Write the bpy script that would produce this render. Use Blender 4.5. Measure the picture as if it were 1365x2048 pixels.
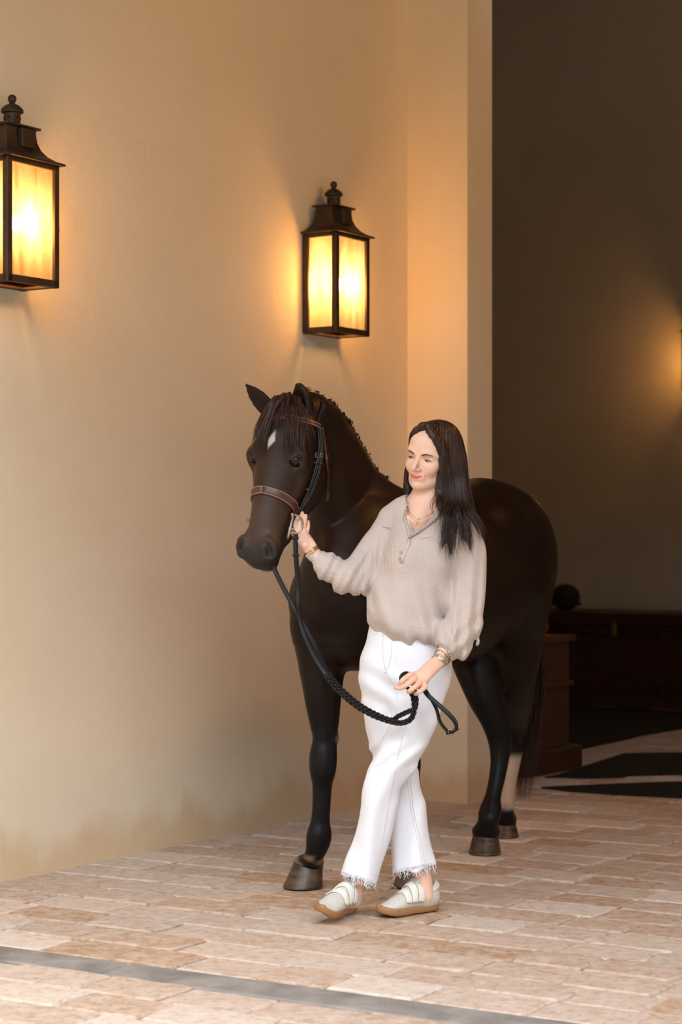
import bpy, bmesh, math, random
import numpy as np
from mathutils import Vector, Matrix

for _o in list(bpy.data.objects):
    bpy.data.objects.remove(_o, do_unlink=True)
random.seed(7)
RNG = np.random.default_rng(11)
scene = bpy.context.scene
COL = scene.collection
DEV = False

# ---------------------------------------------------------------- camera
FPX = 4000.0            # focal length in pixels of the 1365 x 2048 frame
CAMH = 1.29
cam_data = bpy.data.cameras.new('camera')
cam = bpy.data.objects.new('camera', cam_data)
COL.objects.link(cam)
cam.location = (0, 0, CAMH)
cam.rotation_euler = (math.pi / 2, 0, 0)
cam_data.sensor_fit = 'VERTICAL'
cam_data.sensor_height = 36.0
cam_data.lens = 36.0 * FPX / 2048.0
cam_data.shift_y = 51.0 / 2048.0
cam_data.clip_end = 200
cam_data.dof.use_dof = True
cam_data.dof.focus_distance = 6.85
cam_data.dof.aperture_fstop = 3.5
scene.camera = cam

# ---------------------------------------------------------------- world: soft overcast sky
world = bpy.data.worlds.new('world')
scene.world = world
world.use_nodes = True
_nt = world.node_tree
_bg = _nt.nodes['Background']
_tc = _nt.nodes.new('ShaderNodeTexCoord')
_sx = _nt.nodes.new('ShaderNodeSeparateXYZ')
_rp = _nt.nodes.new('ShaderNodeMapRange')          # overcast sky: three times brighter overhead than at the horizon
_rp.inputs['From Min'].default_value = 0.0; _rp.inputs['From Max'].default_value = 1.0
_rp.inputs['To Min'].default_value = 2.3; _rp.inputs['To Max'].default_value = 6.0
_nt.links.new(_tc.outputs['Generated'], _sx.inputs[0]); _nt.links.new(_sx.outputs['Z'], _rp.inputs['Value'])
_nt.links.new(_rp.outputs['Result'], _bg.inputs['Strength'])
_bg.inputs['Color'].default_value = (0.86, 0.94, 1.04, 1)

# late, veiled sun: large and soft, from behind the camera's right shoulder
sun_d = bpy.data.lights.new('sun', 'SUN')
sun_d.energy = 1.9
sun_d.angle = math.radians(40)
sun_d.color = (1.0, 0.97, 0.95)
sun = bpy.data.objects.new('sun', sun_d)
COL.objects.link(sun)
sun.rotation_euler = Vector((0.28, -0.64, 0.71)).to_track_quat('Z', 'Y').to_euler()

scene.view_settings.view_transform = 'Standard'
scene.view_settings.look = 'None'
scene.view_settings.gamma = 1.0
scene.view_settings.use_curve_mapping = False
scene.view_settings.exposure = 0.0

LAMP_POWER = 60.0
PENDANT_POWER = 88.0

# ---------------------------------------------------------------- helpers
def P(px, py, d):
    """point seen at pixel (px,py) of the 1365x2048 frame, at depth d metres"""
    return np.array([(px - 682.5) / FPX * d, d, CAMH + (1075.0 - py) / FPX * d])

def tag(o, label=None, cat=None, group=None, kind=None):
    if label: o['label'] = label
    if cat: o['category'] = cat
    if group: o['group'] = group
    if kind: o['kind'] = kind
    return o

def empty(name, loc=(0, 0, 0)):
    o = bpy.data.objects.new(name, None)
    o.empty_display_size = 0.05
    COL.objects.link(o)
    o.location = loc
    return o

def setparent(o, parent):
    """parent without moving: every parent here is unrotated"""
    if parent is not None:
        o.parent = parent
        w = Vector((0, 0, 0)); q = parent
        while q is not None:
            w += q.location; q = q.parent
        o.location = Vector(o.location) - w

def mesh_obj(name, verts, faces, mat=None, parent=None, smooth=True, colors=None):
    me = bpy.data.meshes.new(name)
    verts = np.asarray(verts, dtype=np.float64).reshape(-1, 3)
    if isinstance(faces, np.ndarray) and faces.ndim == 2:
        nf, k = faces.shape
        me.vertices.add(len(verts)); me.vertices.foreach_set('co', verts.astype(np.float32).ravel())
        me.loops.add(nf * k); me.loops.foreach_set('vertex_index', faces.astype(np.int32).ravel())
        me.polygons.add(nf)
        me.polygons.foreach_set('loop_start', np.arange(0, nf * k, k, dtype=np.int32))
        me.polygons.foreach_set('loop_total', np.full(nf, k, dtype=np.int32))
        me.update(calc_edges=True)
    else:
        me.from_pydata([tuple(v) for v in verts], [], [tuple(int(i) for i in f) for f in faces])
    me.validate()
    if smooth:
        me.polygons.foreach_set('use_smooth', np.ones(len(me.polygons), dtype=bool))
    if colors is not None:
        ca = me.color_attributes.new('Col', 'FLOAT_COLOR', 'POINT')
        c4 = np.ones((len(verts), 4), dtype=np.float32); c4[:, :3] = colors
        ca.data.foreach_set('color', c4.ravel())
    me.update()
    o = bpy.data.objects.new(name, me)
    if mat is not None: me.materials.append(mat)
    COL.objects.link(o)
    setparent(o, parent)
    return o

class MB:
    """collects simple shapes and links them as one mesh object"""
    def __init__(self): self.v = []; self.f = []
    def add(self, v, f):
        n = len(self.v); self.v.extend([tuple(map(float, q)) for q in v]); self.f.extend([tuple(int(i) + n for i in q) for q in f])
    def box(self, c, ax, ay, az):
        """centre and three half vectors"""
        c, ax, ay, az = [np.array(q, float) for q in (c, ax, ay, az)]
        v = [c + sx * ax + sy * ay + sz * az for sz in (-1, 1) for sy in (-1, 1) for sx in (-1, 1)]
        f = [(0, 2, 3, 1), (4, 5, 7, 6), (0, 1, 5, 4), (2, 6, 7, 3), (0, 4, 6, 2), (1, 3, 7, 5)]
        self.add(v, f)
    def bbox(self, c, ax, ay, az, b):
        """box with chamfered edges (24 verts)"""
        c, ax, ay, az = [np.array(q, float) for q in (c, ax, ay, az)]
        L = [np.linalg.norm(q) for q in (ax, ay, az)]
        u = [q / l for q, l in zip((ax, ay, az), L)]
        v = []; idx = {}
        for sx in (-1, 1):
            for sy in (-1, 1):
                for sz in (-1, 1):
                    for k in range(3):
                        s = [sx, sy, sz]; q = c.copy()
                        for m in range(3):
                            q = q + u[m] * s[m] * (L[m] - (0 if m == k else b))
                        idx[(sx, sy, sz, k)] = len(v); v.append(q)
        f = []
        for k in range(3):
            a, b2 = (k + 1) % 3, (k + 2) % 3
            for s in (-1, 1):
                def key(sa, sb):
                    t = [0, 0, 0]; t[k] = s; t[a] = sa; t[b2] = sb
                    return idx[(t[0], t[1], t[2], k)]
                q = [key(-1, -1), key(1, -1), key(1, 1), key(-1, 1)]
                f.append(q if s > 0 else q[::-1])
        for k in range(3):      # edges along axis k
            a, b2 = (k + 1) % 3, (k + 2) % 3
            for sa in (-1, 1):
                for sb in (-1, 1):
                    def key(sk, face):
                        t = [0, 0, 0]; t[k] = sk; t[a] = sa; t[b2] = sb
                        return idx[(t[0], t[1], t[2], face)]
                    q = [key(-1, a), key(1, a), key(1, b2), key(-1, b2)]
                    f.append(q if sa * sb < 0 else q[::-1])
        for sx in (-1, 1):
            for sy in (-1, 1):
                for sz in (-1, 1):
                    q = [idx[(sx, sy, sz, 0)], idx[(sx, sy, sz, 1)], idx[(sx, sy, sz, 2)]]
                    f.append(q if sx * sy * sz > 0 else q[::-1])
        self.add(v, f)
    def tube(self, pts, rad, n=8, cap=True, flat=None, fn=None, closed=False):
        """sweep; rad scalar or list; flat=(normal vector(s), ratio) gives a strap section"""
        pts = [np.array(p, float) for p in pts]; m = len(pts)
        if np.isscalar(rad): rad = [rad] * m
        rings = []
        prev = None
        for i in range(m):
            if closed: t = pts[(i + 1) % m] - pts[(i - 1) % m]
            else: t = pts[min(i + 1, m - 1)] - pts[max(i - 1, 0)]
            t = t / (np.linalg.norm(t) + 1e-12)
            if flat is not None:
                nn = flat[0][i] if isinstance(flat[0], (list, np.ndarray)) and np.ndim(flat[0]) == 2 else flat[0]
                nrm = np.array(nn, float)
            else:
                nrm = prev if prev is not None else (np.array([0, 0, 1.]) if abs(t[2]) < .9 else np.array([1., 0, 0]))
            nrm = nrm - t * np.dot(nrm, t); nrm /= (np.linalg.norm(nrm) + 1e-12)
            prev = nrm
            b = np.cross(t, nrm)
            q = flat[1] if flat is not None else 1.0
            ring = []
            for k in range(n):
                a = 2 * math.pi * k / n
                ca, sa = math.cos(a), math.sin(a)
                if flat is not None:      # squarish strap
                    ca = math.copysign(abs(ca) ** .6, ca); sa = math.copysign(abs(sa) ** .6, sa)
                ring.append(pts[i] + rad[i] * (sa * q * nrm + ca * b))
            rings.append(ring)
        v = [p for r in rings for p in r]
        f = []
        for i in range(m if closed else m - 1):
            j = (i + 1) % m
            for k in range(n):
                f.append((i * n + k, i * n + (k + 1) % n, j * n + (k + 1) % n, j * n + k))
        if cap and not closed:
            f.append(tuple(range(n))[::-1]); f.append(tuple((m - 1) * n + k for k in range(n)))
        self.add(v, f)
    def lathe(self, c, prof, n=24, axis=(0, 0, 1)):
        ax = Vector(axis).normalized(); q = Vector((0, 0, 1)).rotation_difference(ax)
        v = []; f = []
        for (r, z) in prof:
            for k in range(n):
                a = 2 * math.pi * k / n
                p = q @ Vector((r * math.cos(a), r * math.sin(a), z))
                v.append((c[0] + p.x, c[1] + p.y, c[2] + p.z))
        for i in range(len(prof) - 1):
            for k in range(n):
                f.append((i * n + k, i * n + (k + 1) % n, (i + 1) * n + (k + 1) % n, (i + 1) * n + k))
        f.append(tuple(range(n))[::-1]); f.append(tuple((len(prof) - 1) * n + k for k in range(n)))
        self.add(v, f)
    def sphere(self, c, r, n=16, m=10, R=None):
        v = []; f = []
        r = np.array([r, r, r], float) if np.isscalar(r) else np.array(r, float)
        for i in range(m + 1):
            th = math.pi * i / m
            for k in range(n):
                a = 2 * math.pi * k / n
                p = np.array([math.sin(th) * math.cos(a), math.sin(th) * math.sin(a), math.cos(th)]) * r
                if R is not None: p = R @ p
                v.append(np.array(c) + p)
        for i in range(m):
            for k in range(n):
                f.append((i * n + k, (i + 1) * n + k, (i + 1) * n + (k + 1) % n, i * n + (k + 1) % n))
        self.add(v, f)
    def build(self, name, mat, parent=None, smooth=True, auto=None):
        o = mesh_obj(name, self.v, self.f, mat, parent, smooth)
        bm = bmesh.new(); bm.from_mesh(o.data)
        bmesh.ops.remove_doubles(bm, verts=bm.verts, dist=1e-6)
        bmesh.ops.recalc_face_normals(bm, faces=bm.faces)
        if auto is not None:
            for e in bm.edges:
                if len(e.link_faces) == 2 and e.calc_face_angle(0) > auto: e.smooth = False
        bm.to_mesh(o.data); bm.free()
        return o

def catmull(pts, n=8, closed=False):
    pts = np.array(pts, float); m = len(pts); out = []
    for i in range(m if closed else m - 1):
        if closed: p0, p1, p2, p3 = pts[(i - 1) % m], pts[i], pts[(i + 1) % m], pts[(i + 2) % m]
        else: p0, p1, p2, p3 = pts[max(i - 1, 0)], pts[i], pts[i + 1], pts[min(i + 2, m - 1)]
        for k in range(n):
            t = k / n
            out.append(0.5 * ((2 * p1) + (-p0 + p2) * t + (2 * p0 - 5 * p1 + 4 * p2 - p3) * t * t + (-p0 + 3 * p1 - 3 * p2 + p3) * t ** 3))
    if not closed: out.append(pts[-1])
    return np.array(out)

# ---------------------------------------------------------------- implicit surfaces (smooth unions of limbs), meshed by surface nets
def unit(v):
    v = np.array(v, float); return v / (np.linalg.norm(v) + 1e-12)

def smin(a, b, k):
    if k <= 0: return np.minimum(a, b)
    h = np.maximum(k - np.abs(a - b), 0) / k
    return np.minimum(a, b) - h * h * k * 0.25

class Body:
    def __init__(self): self.pr = []; self.disp = []
    def chain(self, pts, rad, k=0.02, ax=None, q=1.0, sub=4, op='+', cat=True):
        """tapered limb through pts; ax = direction (or list) along which the radius is scaled by q"""
        pts = np.array(pts, float); m = len(pts)
        rad = np.full(m, rad, float) if np.isscalar(rad) else np.array(rad, float)
        q = np.full(m, q, float) if np.isscalar(q) else np.array(q, float)
        A = np.zeros((m, 3)) if ax is None else (np.tile(unit(ax), (m, 1)) if np.ndim(ax) == 1 else np.array([unit(x) for x in ax]))
        if cat and m > 2:
            allp = np.hstack([pts, rad[:, None], q[:, None], A])
            allp = catmull(allp, sub)
            pts, rad, q, A = allp[:, :3], allp[:, 3], allp[:, 4], allp[:, 5:8]
            rad = np.maximum(rad, 1e-4); q = np.clip(q, .05, 20)
            if ax is not None: A = A / (np.linalg.norm(A, axis=1)[:, None] + 1e-12)
        self.pr.append(('c', pts, rad, q, A if ax is not None else None, k, op))
    def ell(self, c, r, R=None, k=0.02, op='+'):
        """ellipsoid; R columns = its axes"""
        R = np.eye(3) if R is None else np.array(R, float)
        self.pr.append(('e', np.array(c, float), np.array(r, float), R, k, op))
    def cut(self, c, n, R, k=0.002):
        """remove what lies beyond the plane (c, n) within distance R of c"""
        self.pr.append(('h', np.array(c, float), unit(n), R, k, '-'))
    def prim(self, pr, p):
        if pr[0] == 'c':
            _, pts, rad, q, A, k, op = pr
            best = np.full(len(p), 1e9)
            for i in range(len(pts) - 1):
                a, b = pts[i], pts[i + 1]; ab = b - a; L2 = ab @ ab + 1e-12
                t = np.clip(((p - a) @ ab) / L2, 0, 1)
                d = p - (a + t[:, None] * ab)
                r = rad[i] + t * (rad[i + 1] - rad[i])
                d2 = np.einsum('ij,ij->i', d, d)
                if A is not None:
                    qq = q[i] + t * (q[i + 1] - q[i]); w = d @ unit(A[i] + A[i + 1])
                    d2 = d2 - w * w + (w / qq) ** 2
                    s = (np.sqrt(np.maximum(d2, 0)) - r) * np.minimum(1, qq)
                else: s = np.sqrt(d2) - r
                best = np.minimum(best, s)
            return best
        if pr[0] == 'e':
            _, c, r, R, k, op = pr
            l = (p - c) @ R
            k0 = np.linalg.norm(l / r, axis=1); k1 = np.linalg.norm(l / (r * r), axis=1) + 1e-9
            return k0 * (k0 - 1) / k1
        if pr[0] == 'h':          # half ball: the side of a ball where n.(p-c) > 0
            _, c, n, R, k, op = pr
            return np.maximum(-((p - c) @ n), np.linalg.norm(p - c, axis=1) - R)
    def bound(self, pr):
        if pr[0] == 'c':
            m = (pr[2] * np.maximum(1, pr[3]))[:, None]; return (pr[1] - m).min(0), (pr[1] + m).max(0), pr[5]
        if pr[0] == 'e':
            m = pr[2].max(); return pr[1] - m, pr[1] + m, pr[4]
        return pr[1] - pr[3], pr[1] + pr[3], pr[4]
    def f(self, p, cull=0.03):
        d = np.full(len(p), 0.5)
        for pr in self.pr:
            lo, hi, k = self.bound(pr); mg = cull + k
            m = np.all((p > lo - mg) & (p < hi + mg), axis=1)
            if not m.any(): continue
            s = self.prim(pr, p[m])
            op = pr[-1]
            if op == '+': d[m] = smin(d[m], s, k)
            elif op == '-': d[m] = -smin(-d[m], s, k)
            else: d[m] = -smin(-d[m], -s, k)
        for fn in self.disp: d = d + fn(p)
        return d
    def mesh(self, h, smooth=2):
        import time; T0_ = time.time()
        lo = np.full(3, 1e9); hi = -lo
        for pr in self.pr:
            if pr[-1] != '+': continue
            a, b, k = self.bound(pr); lo = np.minimum(lo, a - k - 2 * h); hi = np.maximum(hi, b + k + 2 * h)
        B = 8; H = B * h
        nb = np.ceil((hi - lo) / H).astype(int) + 1
        g = np.stack(np.meshgrid(*[np.arange(n) for n in nb], indexing='ij'), -1).reshape(-1, 3)
        c = lo + (g + .5) * H
        keep = []
        for i in range(0, len(c), 400000):
            keep.append(np.abs(self.f(c[i:i + 400000], cull=H)) < H * 1.25)
        g = g[np.concatenate(keep)]
        N = nb * B + 1
        off = np.stack(np.meshgrid(*[np.arange(B + 1)] * 3, indexing='ij'), -1).reshape(-1, 3)
        def lin(ix): return (ix[..., 0].astype(np.int64) * N[1] + ix[..., 1]) * N[2] + ix[..., 2]
        ids = np.unique(lin(g[:, None, :] * B + off[None]).ravel())
        def unlin(i): return np.stack([i // (N[1] * N[2]), (i // N[2]) % N[1], i % N[2]], -1)
        vals = np.empty(len(ids), np.float32)
        for i in range(0, len(ids), 400000):
            vals[i:i + 400000] = self.f(lo + unlin(ids[i:i + 400000]) * h, cull=4 * h)
        offc = off[(off < B).all(1)]
        cells = np.unique(lin(g[:, None, :] * B + offc[None]).ravel())
        st = np.array([N[1] * N[2], N[2], 1], np.int64)
        base = np.searchsorted(ids, cells)
        corners = np.array([[x, y, z] for x in (0, 1) for y in (0, 1) for z in (0, 1)])
        cid = [np.minimum(np.searchsorted(ids, cells + int(o @ st)), len(ids) - 1) for o in corners]
        V = np.stack([vals[q] for q in cid], 1)
        ok = np.ones(len(cells), bool)
        for q, o in zip(cid, corners): ok &= ids[q] == cells + int(o @ st)
        act = ok & (V.min(1) < 0) & (V.max(1) >= 0)
        cells = cells[act]; V = V[act]
        pos = np.zeros((len(cells), 3)); cnt = np.zeros(len(cells))
        for a in range(8):
            for b in range(a + 1, 8):
                if np.abs(corners[a] - corners[b]).sum() != 1: continue
                m = (V[:, a] < 0) != (V[:, b] < 0)
                t = V[:, a] / (V[:, a] - V[:, b] + 1e-20)
                q = corners[a] + t[:, None] * (corners[b] - corners[a])
                pos[m] += q[m]; cnt[m] += 1
        pos = pos / cnt[:, None] + unlin(cells); pts = lo + pos * h
        faces = []
        for ax in range(3):
            b, c2 = (ax + 1) % 3, (ax + 2) % 3
            va = V[:, 0]; vb = V[:, [4, 2, 1][ax]]
            m = (va < 0) != (vb < 0)
            src = cells[m]; ii = np.nonzero(m)[0]
            nb_ = [src - st[b], src - st[b] - st[c2], src - st[c2]]
            jj = [np.minimum(np.searchsorted(cells, q), len(cells) - 1) for q in nb_]
            good = np.ones(len(ii), bool)
            for q, j in zip(nb_, jj): good &= cells[j] == q
            quad = np.stack([ii, jj[0], jj[1], jj[2]], 1)[good]
            flip = (va[m] < 0)[good]
            quad[~flip] = quad[~flip][:, ::-1]
            faces.append(quad)
        F = np.concatenate(faces)
        if smooth:
            e = np.concatenate([F[:, [0, 1]], F[:, [1, 2]], F[:, [2, 3]], F[:, [3, 0]]])
            e = np.concatenate([e, e[:, ::-1]])
            dg = np.bincount(e[:, 0], minlength=len(pts))[:, None] + 1e-9
            for it in range(smooth * 2):
                av = np.stack([np.bincount(e[:, 0], weights=pts[e[:, 1], k], minlength=len(pts)) for k in range(3)], 1) / dg
                pts = pts + (.55 if it % 2 == 0 else -.53) * (av - pts)
        print('meshed', len(F), round(time.time() - T0_, 1), 's')
        return pts, F

def wnoise(p, s, seed=0):
    """cheap smooth pseudo noise in [-1,1]"""
    r = np.random.default_rng(seed); out = np.zeros(len(p))
    for i in range(6):
        d = r.normal(size=3); d /= np.linalg.norm(d)
        out += np.sin(p @ d * s * r.uniform(.7, 1.5) + r.uniform(0, 6.28))
    return out / 6

def smooth01(x, a, b):
    t = np.clip((x - a) / (b - a), 0, 1); return t * t * (3 - 2 * t)

# ---------------------------------------------------------------- materials
MATS = {}
def mat(name, color=(.5, .5, .5), rough=.6, metal=0.0, noise=None, bump=None, attr=False, sheen=0.0, spec=.5, coat=0.0, sss=0.0, emis=None, aniso=None):
    """noise=(scale, amount, colour2[, stretch]); bump=(scale, strength, distance[, stretch])"""
    if name in MATS: return MATS[name]
    m = bpy.data.materials.new(name); m.use_nodes = True
    nt = m.node_tree; b = nt.nodes['Principled BSDF']; L = nt.links
    b.inputs['Base Color'].default_value = (*color, 1)
    b.inputs['Roughness'].default_value = rough
    b.inputs['Metallic'].default_value = metal
    b.inputs['Specular IOR Level'].default_value = spec
    b.inputs['Sheen Weight'].default_value = sheen
    b.inputs['Coat Weight'].default_value = coat
    if sss:
        b.inputs['Subsurface Weight'].default_value = sss
        b.inputs['Subsurface Radius'].default_value = (1, .35, .2)
        b.inputs['Subsurface Scale'].default_value = .01
    tc = nt.nodes.new('ShaderNodeTexCoord')
    def coord(stretch):
        if not stretch: return tc.outputs['Object']
        mp = nt.nodes.new('ShaderNodeMapping'); mp.inputs['Scale'].default_value = stretch
        L.new(tc.outputs['Object'], mp.inputs['Vector']); return mp.outputs['Vector']
    src = None
    if attr:
        at = nt.nodes.new('ShaderNodeAttribute'); at.attribute_name = 'Col'; src = at.outputs['Color']
    if noise:
        n = nt.nodes.new('ShaderNodeTexNoise'); n.inputs['Scale'].default_value = noise[0]; n.inputs['Detail'].default_value = 5
        L.new(coord(noise[3] if len(noise) > 3 else None), n.inputs['Vector'])
        mr = nt.nodes.new('ShaderNodeMapRange'); mr.inputs['From Min'].default_value = .35; mr.inputs['From Max'].default_value = .65
        mr.inputs['To Max'].default_value = noise[1]
        L.new(n.outputs['Fac'], mr.inputs['Value'])
        mx = nt.nodes.new('ShaderNodeMix'); mx.data_type = 'RGBA'
        L.new(mr.outputs['Result'], mx.inputs['Factor'])
        if src is not None: L.new(src, mx.inputs[6])
        else: mx.inputs[6].default_value = (*color, 1)
        mx.inputs[7].default_value = (*noise[2], 1); src = mx.outputs[2]
        if attr: mx.blend_type = 'MULTIPLY'
    if src is not None: L.new(src, b.inputs['Base Color'])
    if bump:
        n = nt.nodes.new('ShaderNodeTexNoise'); n.inputs['Scale'].default_value = bump[0]; n.inputs['Detail'].default_value = 4
        L.new(coord(bump[3] if len(bump) > 3 else None), n.inputs['Vector'])
        bp = nt.nodes.new('ShaderNodeBump'); bp.inputs['Strength'].default_value = bump[1]; bp.inputs['Distance'].default_value = bump[2]
        L.new(n.outputs['Fac'], bp.inputs['Height']); L.new(bp.outputs['Normal'], b.inputs['Normal'])
    if emis:
        b.inputs['Emission Color'].default_value = (*emis[0], 1); b.inputs['Emission Strength'].default_value = emis[1]
    MATS[name] = m
    return m
# ================================================================ SETTING
U = np.array([.5495, .8355, 0.0])       # along the left wall, away from the camera
Vv = np.array([.8355, -.5495, 0.0])     # out of the left wall
Cn = np.array([.330, 9.92, 0.0])        # inner corner of left wall and facade
Z = np.array([0, 0, 1.0])
def S(s, t, z=0.0): return Cn + s * U + t * Vv + z * Z

def plaster(name, base, c2, stain, ztop):
    m = bpy.data.materials.new(name); m.use_nodes = True
    nt = m.node_tree; L = nt.links; b = nt.nodes['Principled BSDF']; b.inputs['Roughness'].default_value = .85
    b.inputs['Specular IOR Level'].default_value = .25
    tc = nt.nodes.new('ShaderNodeTexCoord')
    n1 = nt.nodes.new('ShaderNodeTexNoise'); n1.inputs['Scale'].default_value = 1.1; n1.inputs['Detail'].default_value = 6; n1.inputs['Roughness'].default_value = .6
    L.new(tc.outputs['Object'], n1.inputs['Vector'])
    cr = nt.nodes.new('ShaderNodeMapRange'); cr.inputs['From Min'].default_value = .3; cr.inputs['From Max'].default_value = .7
    L.new(n1.outputs['Fac'], cr.inputs['Value'])
    mx = nt.nodes.new('ShaderNodeMix'); mx.data_type = 'RGBA'; mx.inputs[6].default_value = (*base, 1); mx.inputs[7].default_value = (*c2, 1)
    L.new(cr.outputs['Result'], mx.inputs['Factor'])
    # damp, clay coloured staining that creeps up from the paving with a ragged edge
    sp = nt.nodes.new('ShaderNodeSeparateXYZ'); L.new(tc.outputs['Object'], sp.inputs[0])
    n2 = nt.nodes.new('ShaderNodeTexNoise'); n2.inputs['Scale'].default_value = 5; n2.inputs['Detail'].default_value = 4
    mp = nt.nodes.new('ShaderNodeMapping'); mp.inputs['Scale'].default_value = (1, 1, .4)
    L.new(tc.outputs['Object'], mp.inputs['Vector']); L.new(mp.outputs['Vector'], n2.inputs['Vector'])
    ma = nt.nodes.new('ShaderNodeMath'); ma.operation = 'MULTIPLY_ADD'; ma.inputs[1].default_value = -.45; 
    L.new(n2.outputs['Fac'], ma.inputs[0]); L.new(sp.outputs['Z'], ma.inputs[2])
    mr = nt.nodes.new('ShaderNodeMapRange'); mr.interpolation_type = 'SMOOTHSTEP'
    mr.inputs['From Min'].default_value = ztop - .27; mr.inputs['From Max'].default_value = ztop - .10
    mr.inputs['To Min'].default_value = .75; mr.inputs['To Max'].default_value = 0
    L.new(ma.outputs[0], mr.inputs['Value'])
    m2 = nt.nodes.new('ShaderNodeMix'); m2.data_type = 'RGBA'; m2.inputs[7].default_value = (*stain, 1)
    L.new(mr.outputs['Result'], m2.inputs['Factor']); L.new(mx.outputs[2], m2.inputs[6]); L.new(m2.outputs[2], b.inputs['Base Color'])
    n3 = nt.nodes.new('ShaderNodeTexNoise'); n3.inputs['Scale'].default_value = 9; n3.inputs['Detail'].default_value = 8; n3.inputs['Roughness'].default_value = .65
    L.new(tc.outputs['Object'], n3.inputs['Vector'])
    bp = nt.nodes.new('ShaderNodeBump'); bp.inputs['Strength'].default_value = .35; bp.inputs['Distance'].default_value = .012
    L.new(n3.outputs['Fac'], bp.inputs['Height']); L.new(bp.outputs['Normal'], b.inputs['Normal'])
    return m
M_wall = plaster('lime_plaster', (.82, .70, .53), (.76, .635, .465), (.66, .45, .26), .10)
M_in = plaster('interior_plaster', (.66, .585, .50), (.58, .515, .43), (.2, .16, .11), .05)
M_ceil = mat('ceiling_boards', (.17, .11, .06), .8, noise=(3, .5, (.12, .075, .04)))

def slab(name, s0, s1, t0, t1, z0, z1, m, label=None):
    b = MB(); b.box(S((s0 + s1) / 2, (t0 + t1) / 2, (z0 + z1) / 2), U * (s1 - s0) / 2, Vv * (t1 - t0) / 2, Z * (z1 - z0) / 2)
    o = b.build(name, m, None, False); tag(o, label=label, kind='structure'); return o
HC = 4.35; HI = 6.6
slab('wall_left', -9.0, 0.0, -.35, 0.0, -.1, HC + .3, M_wall, 'tall cream plaster wall lit by two lanterns')
slab('wall_facade', 0.0, .245, -.35, .342, -.1, HI + .3, M_wall, 'narrow plaster pier beside the barn opening')
slab('wall_right', 0.0, .245, 4.3, 10.5, -.1, HI + .3, M_wall)
slab('wall_lintel', 0.0, .245, .342, 4.3, 4.6, HI + .3, M_wall)
slab('wall_interior_left', .245, 6.6, -5.3, -5.0, -.1, HI + .3, M_in)
slab('wall_interior_right', .245, 6.6, 8.0, 8.3, -.1, HI + .3, M_in)
slab('wall_interior_front', .0, .245, -5.3, -.35, -.1, HI + .3, M_in)
slab('wall_back', 6.3, 6.6, -5.0, 8.0, -.1, HI + .3, M_in, 'dim grey olive plaster wall inside the barn aisle')
slab('ceiling', .245, 6.6, -5.3, 8.3, HI, HI + .2, M_ceil)
slab('ceiling_porch', -5.2, 0.0, -.35, 10.5, HC, HC + .15, M_ceil)
M_blocker = mat('sky_blocker_green', (.045, .06, .025), .95, noise=(2, .8, (.02, .03, .012)))  # dark green for the unseen slabs added to block the low sky
slab('low_sky_blocker', -32, -30, -30, 34, -.2, 10, M_blocker)  # added out of view to keep horizon light off the upper wall
slab('low_sky_blocker', -32, 6, 32, 34, -.2, 10, M_blocker)
slab('ground', -40, 6.6, -30, 30, -.4, -.13, mat('groundplane', (.11, .12, .06), .95), 'lawn added unseen around the paving')  # unseen ground added to stop light from below; dark to bounce little

# ---------------------------------------------------------------- floor: bedding plus single travertine pavers
M_bed = mat('pale_joint_sand', (.50, .42, .34), .95, noise=(30, .7, (.36, .29, .22)), bump=(90, .4, .01))
def floor_bed():
    b = MB(); b.box(S(-2.3, 2.8, -.06), U * 8.9, Vv * 7.9, Z * .05)
    o = b.build('floor', M_bed, None, False); tag(o, 'floor of tumbled beige travertine pavers laid in courses', kind='structure'); return o
FLOOR = floor_bed()

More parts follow.
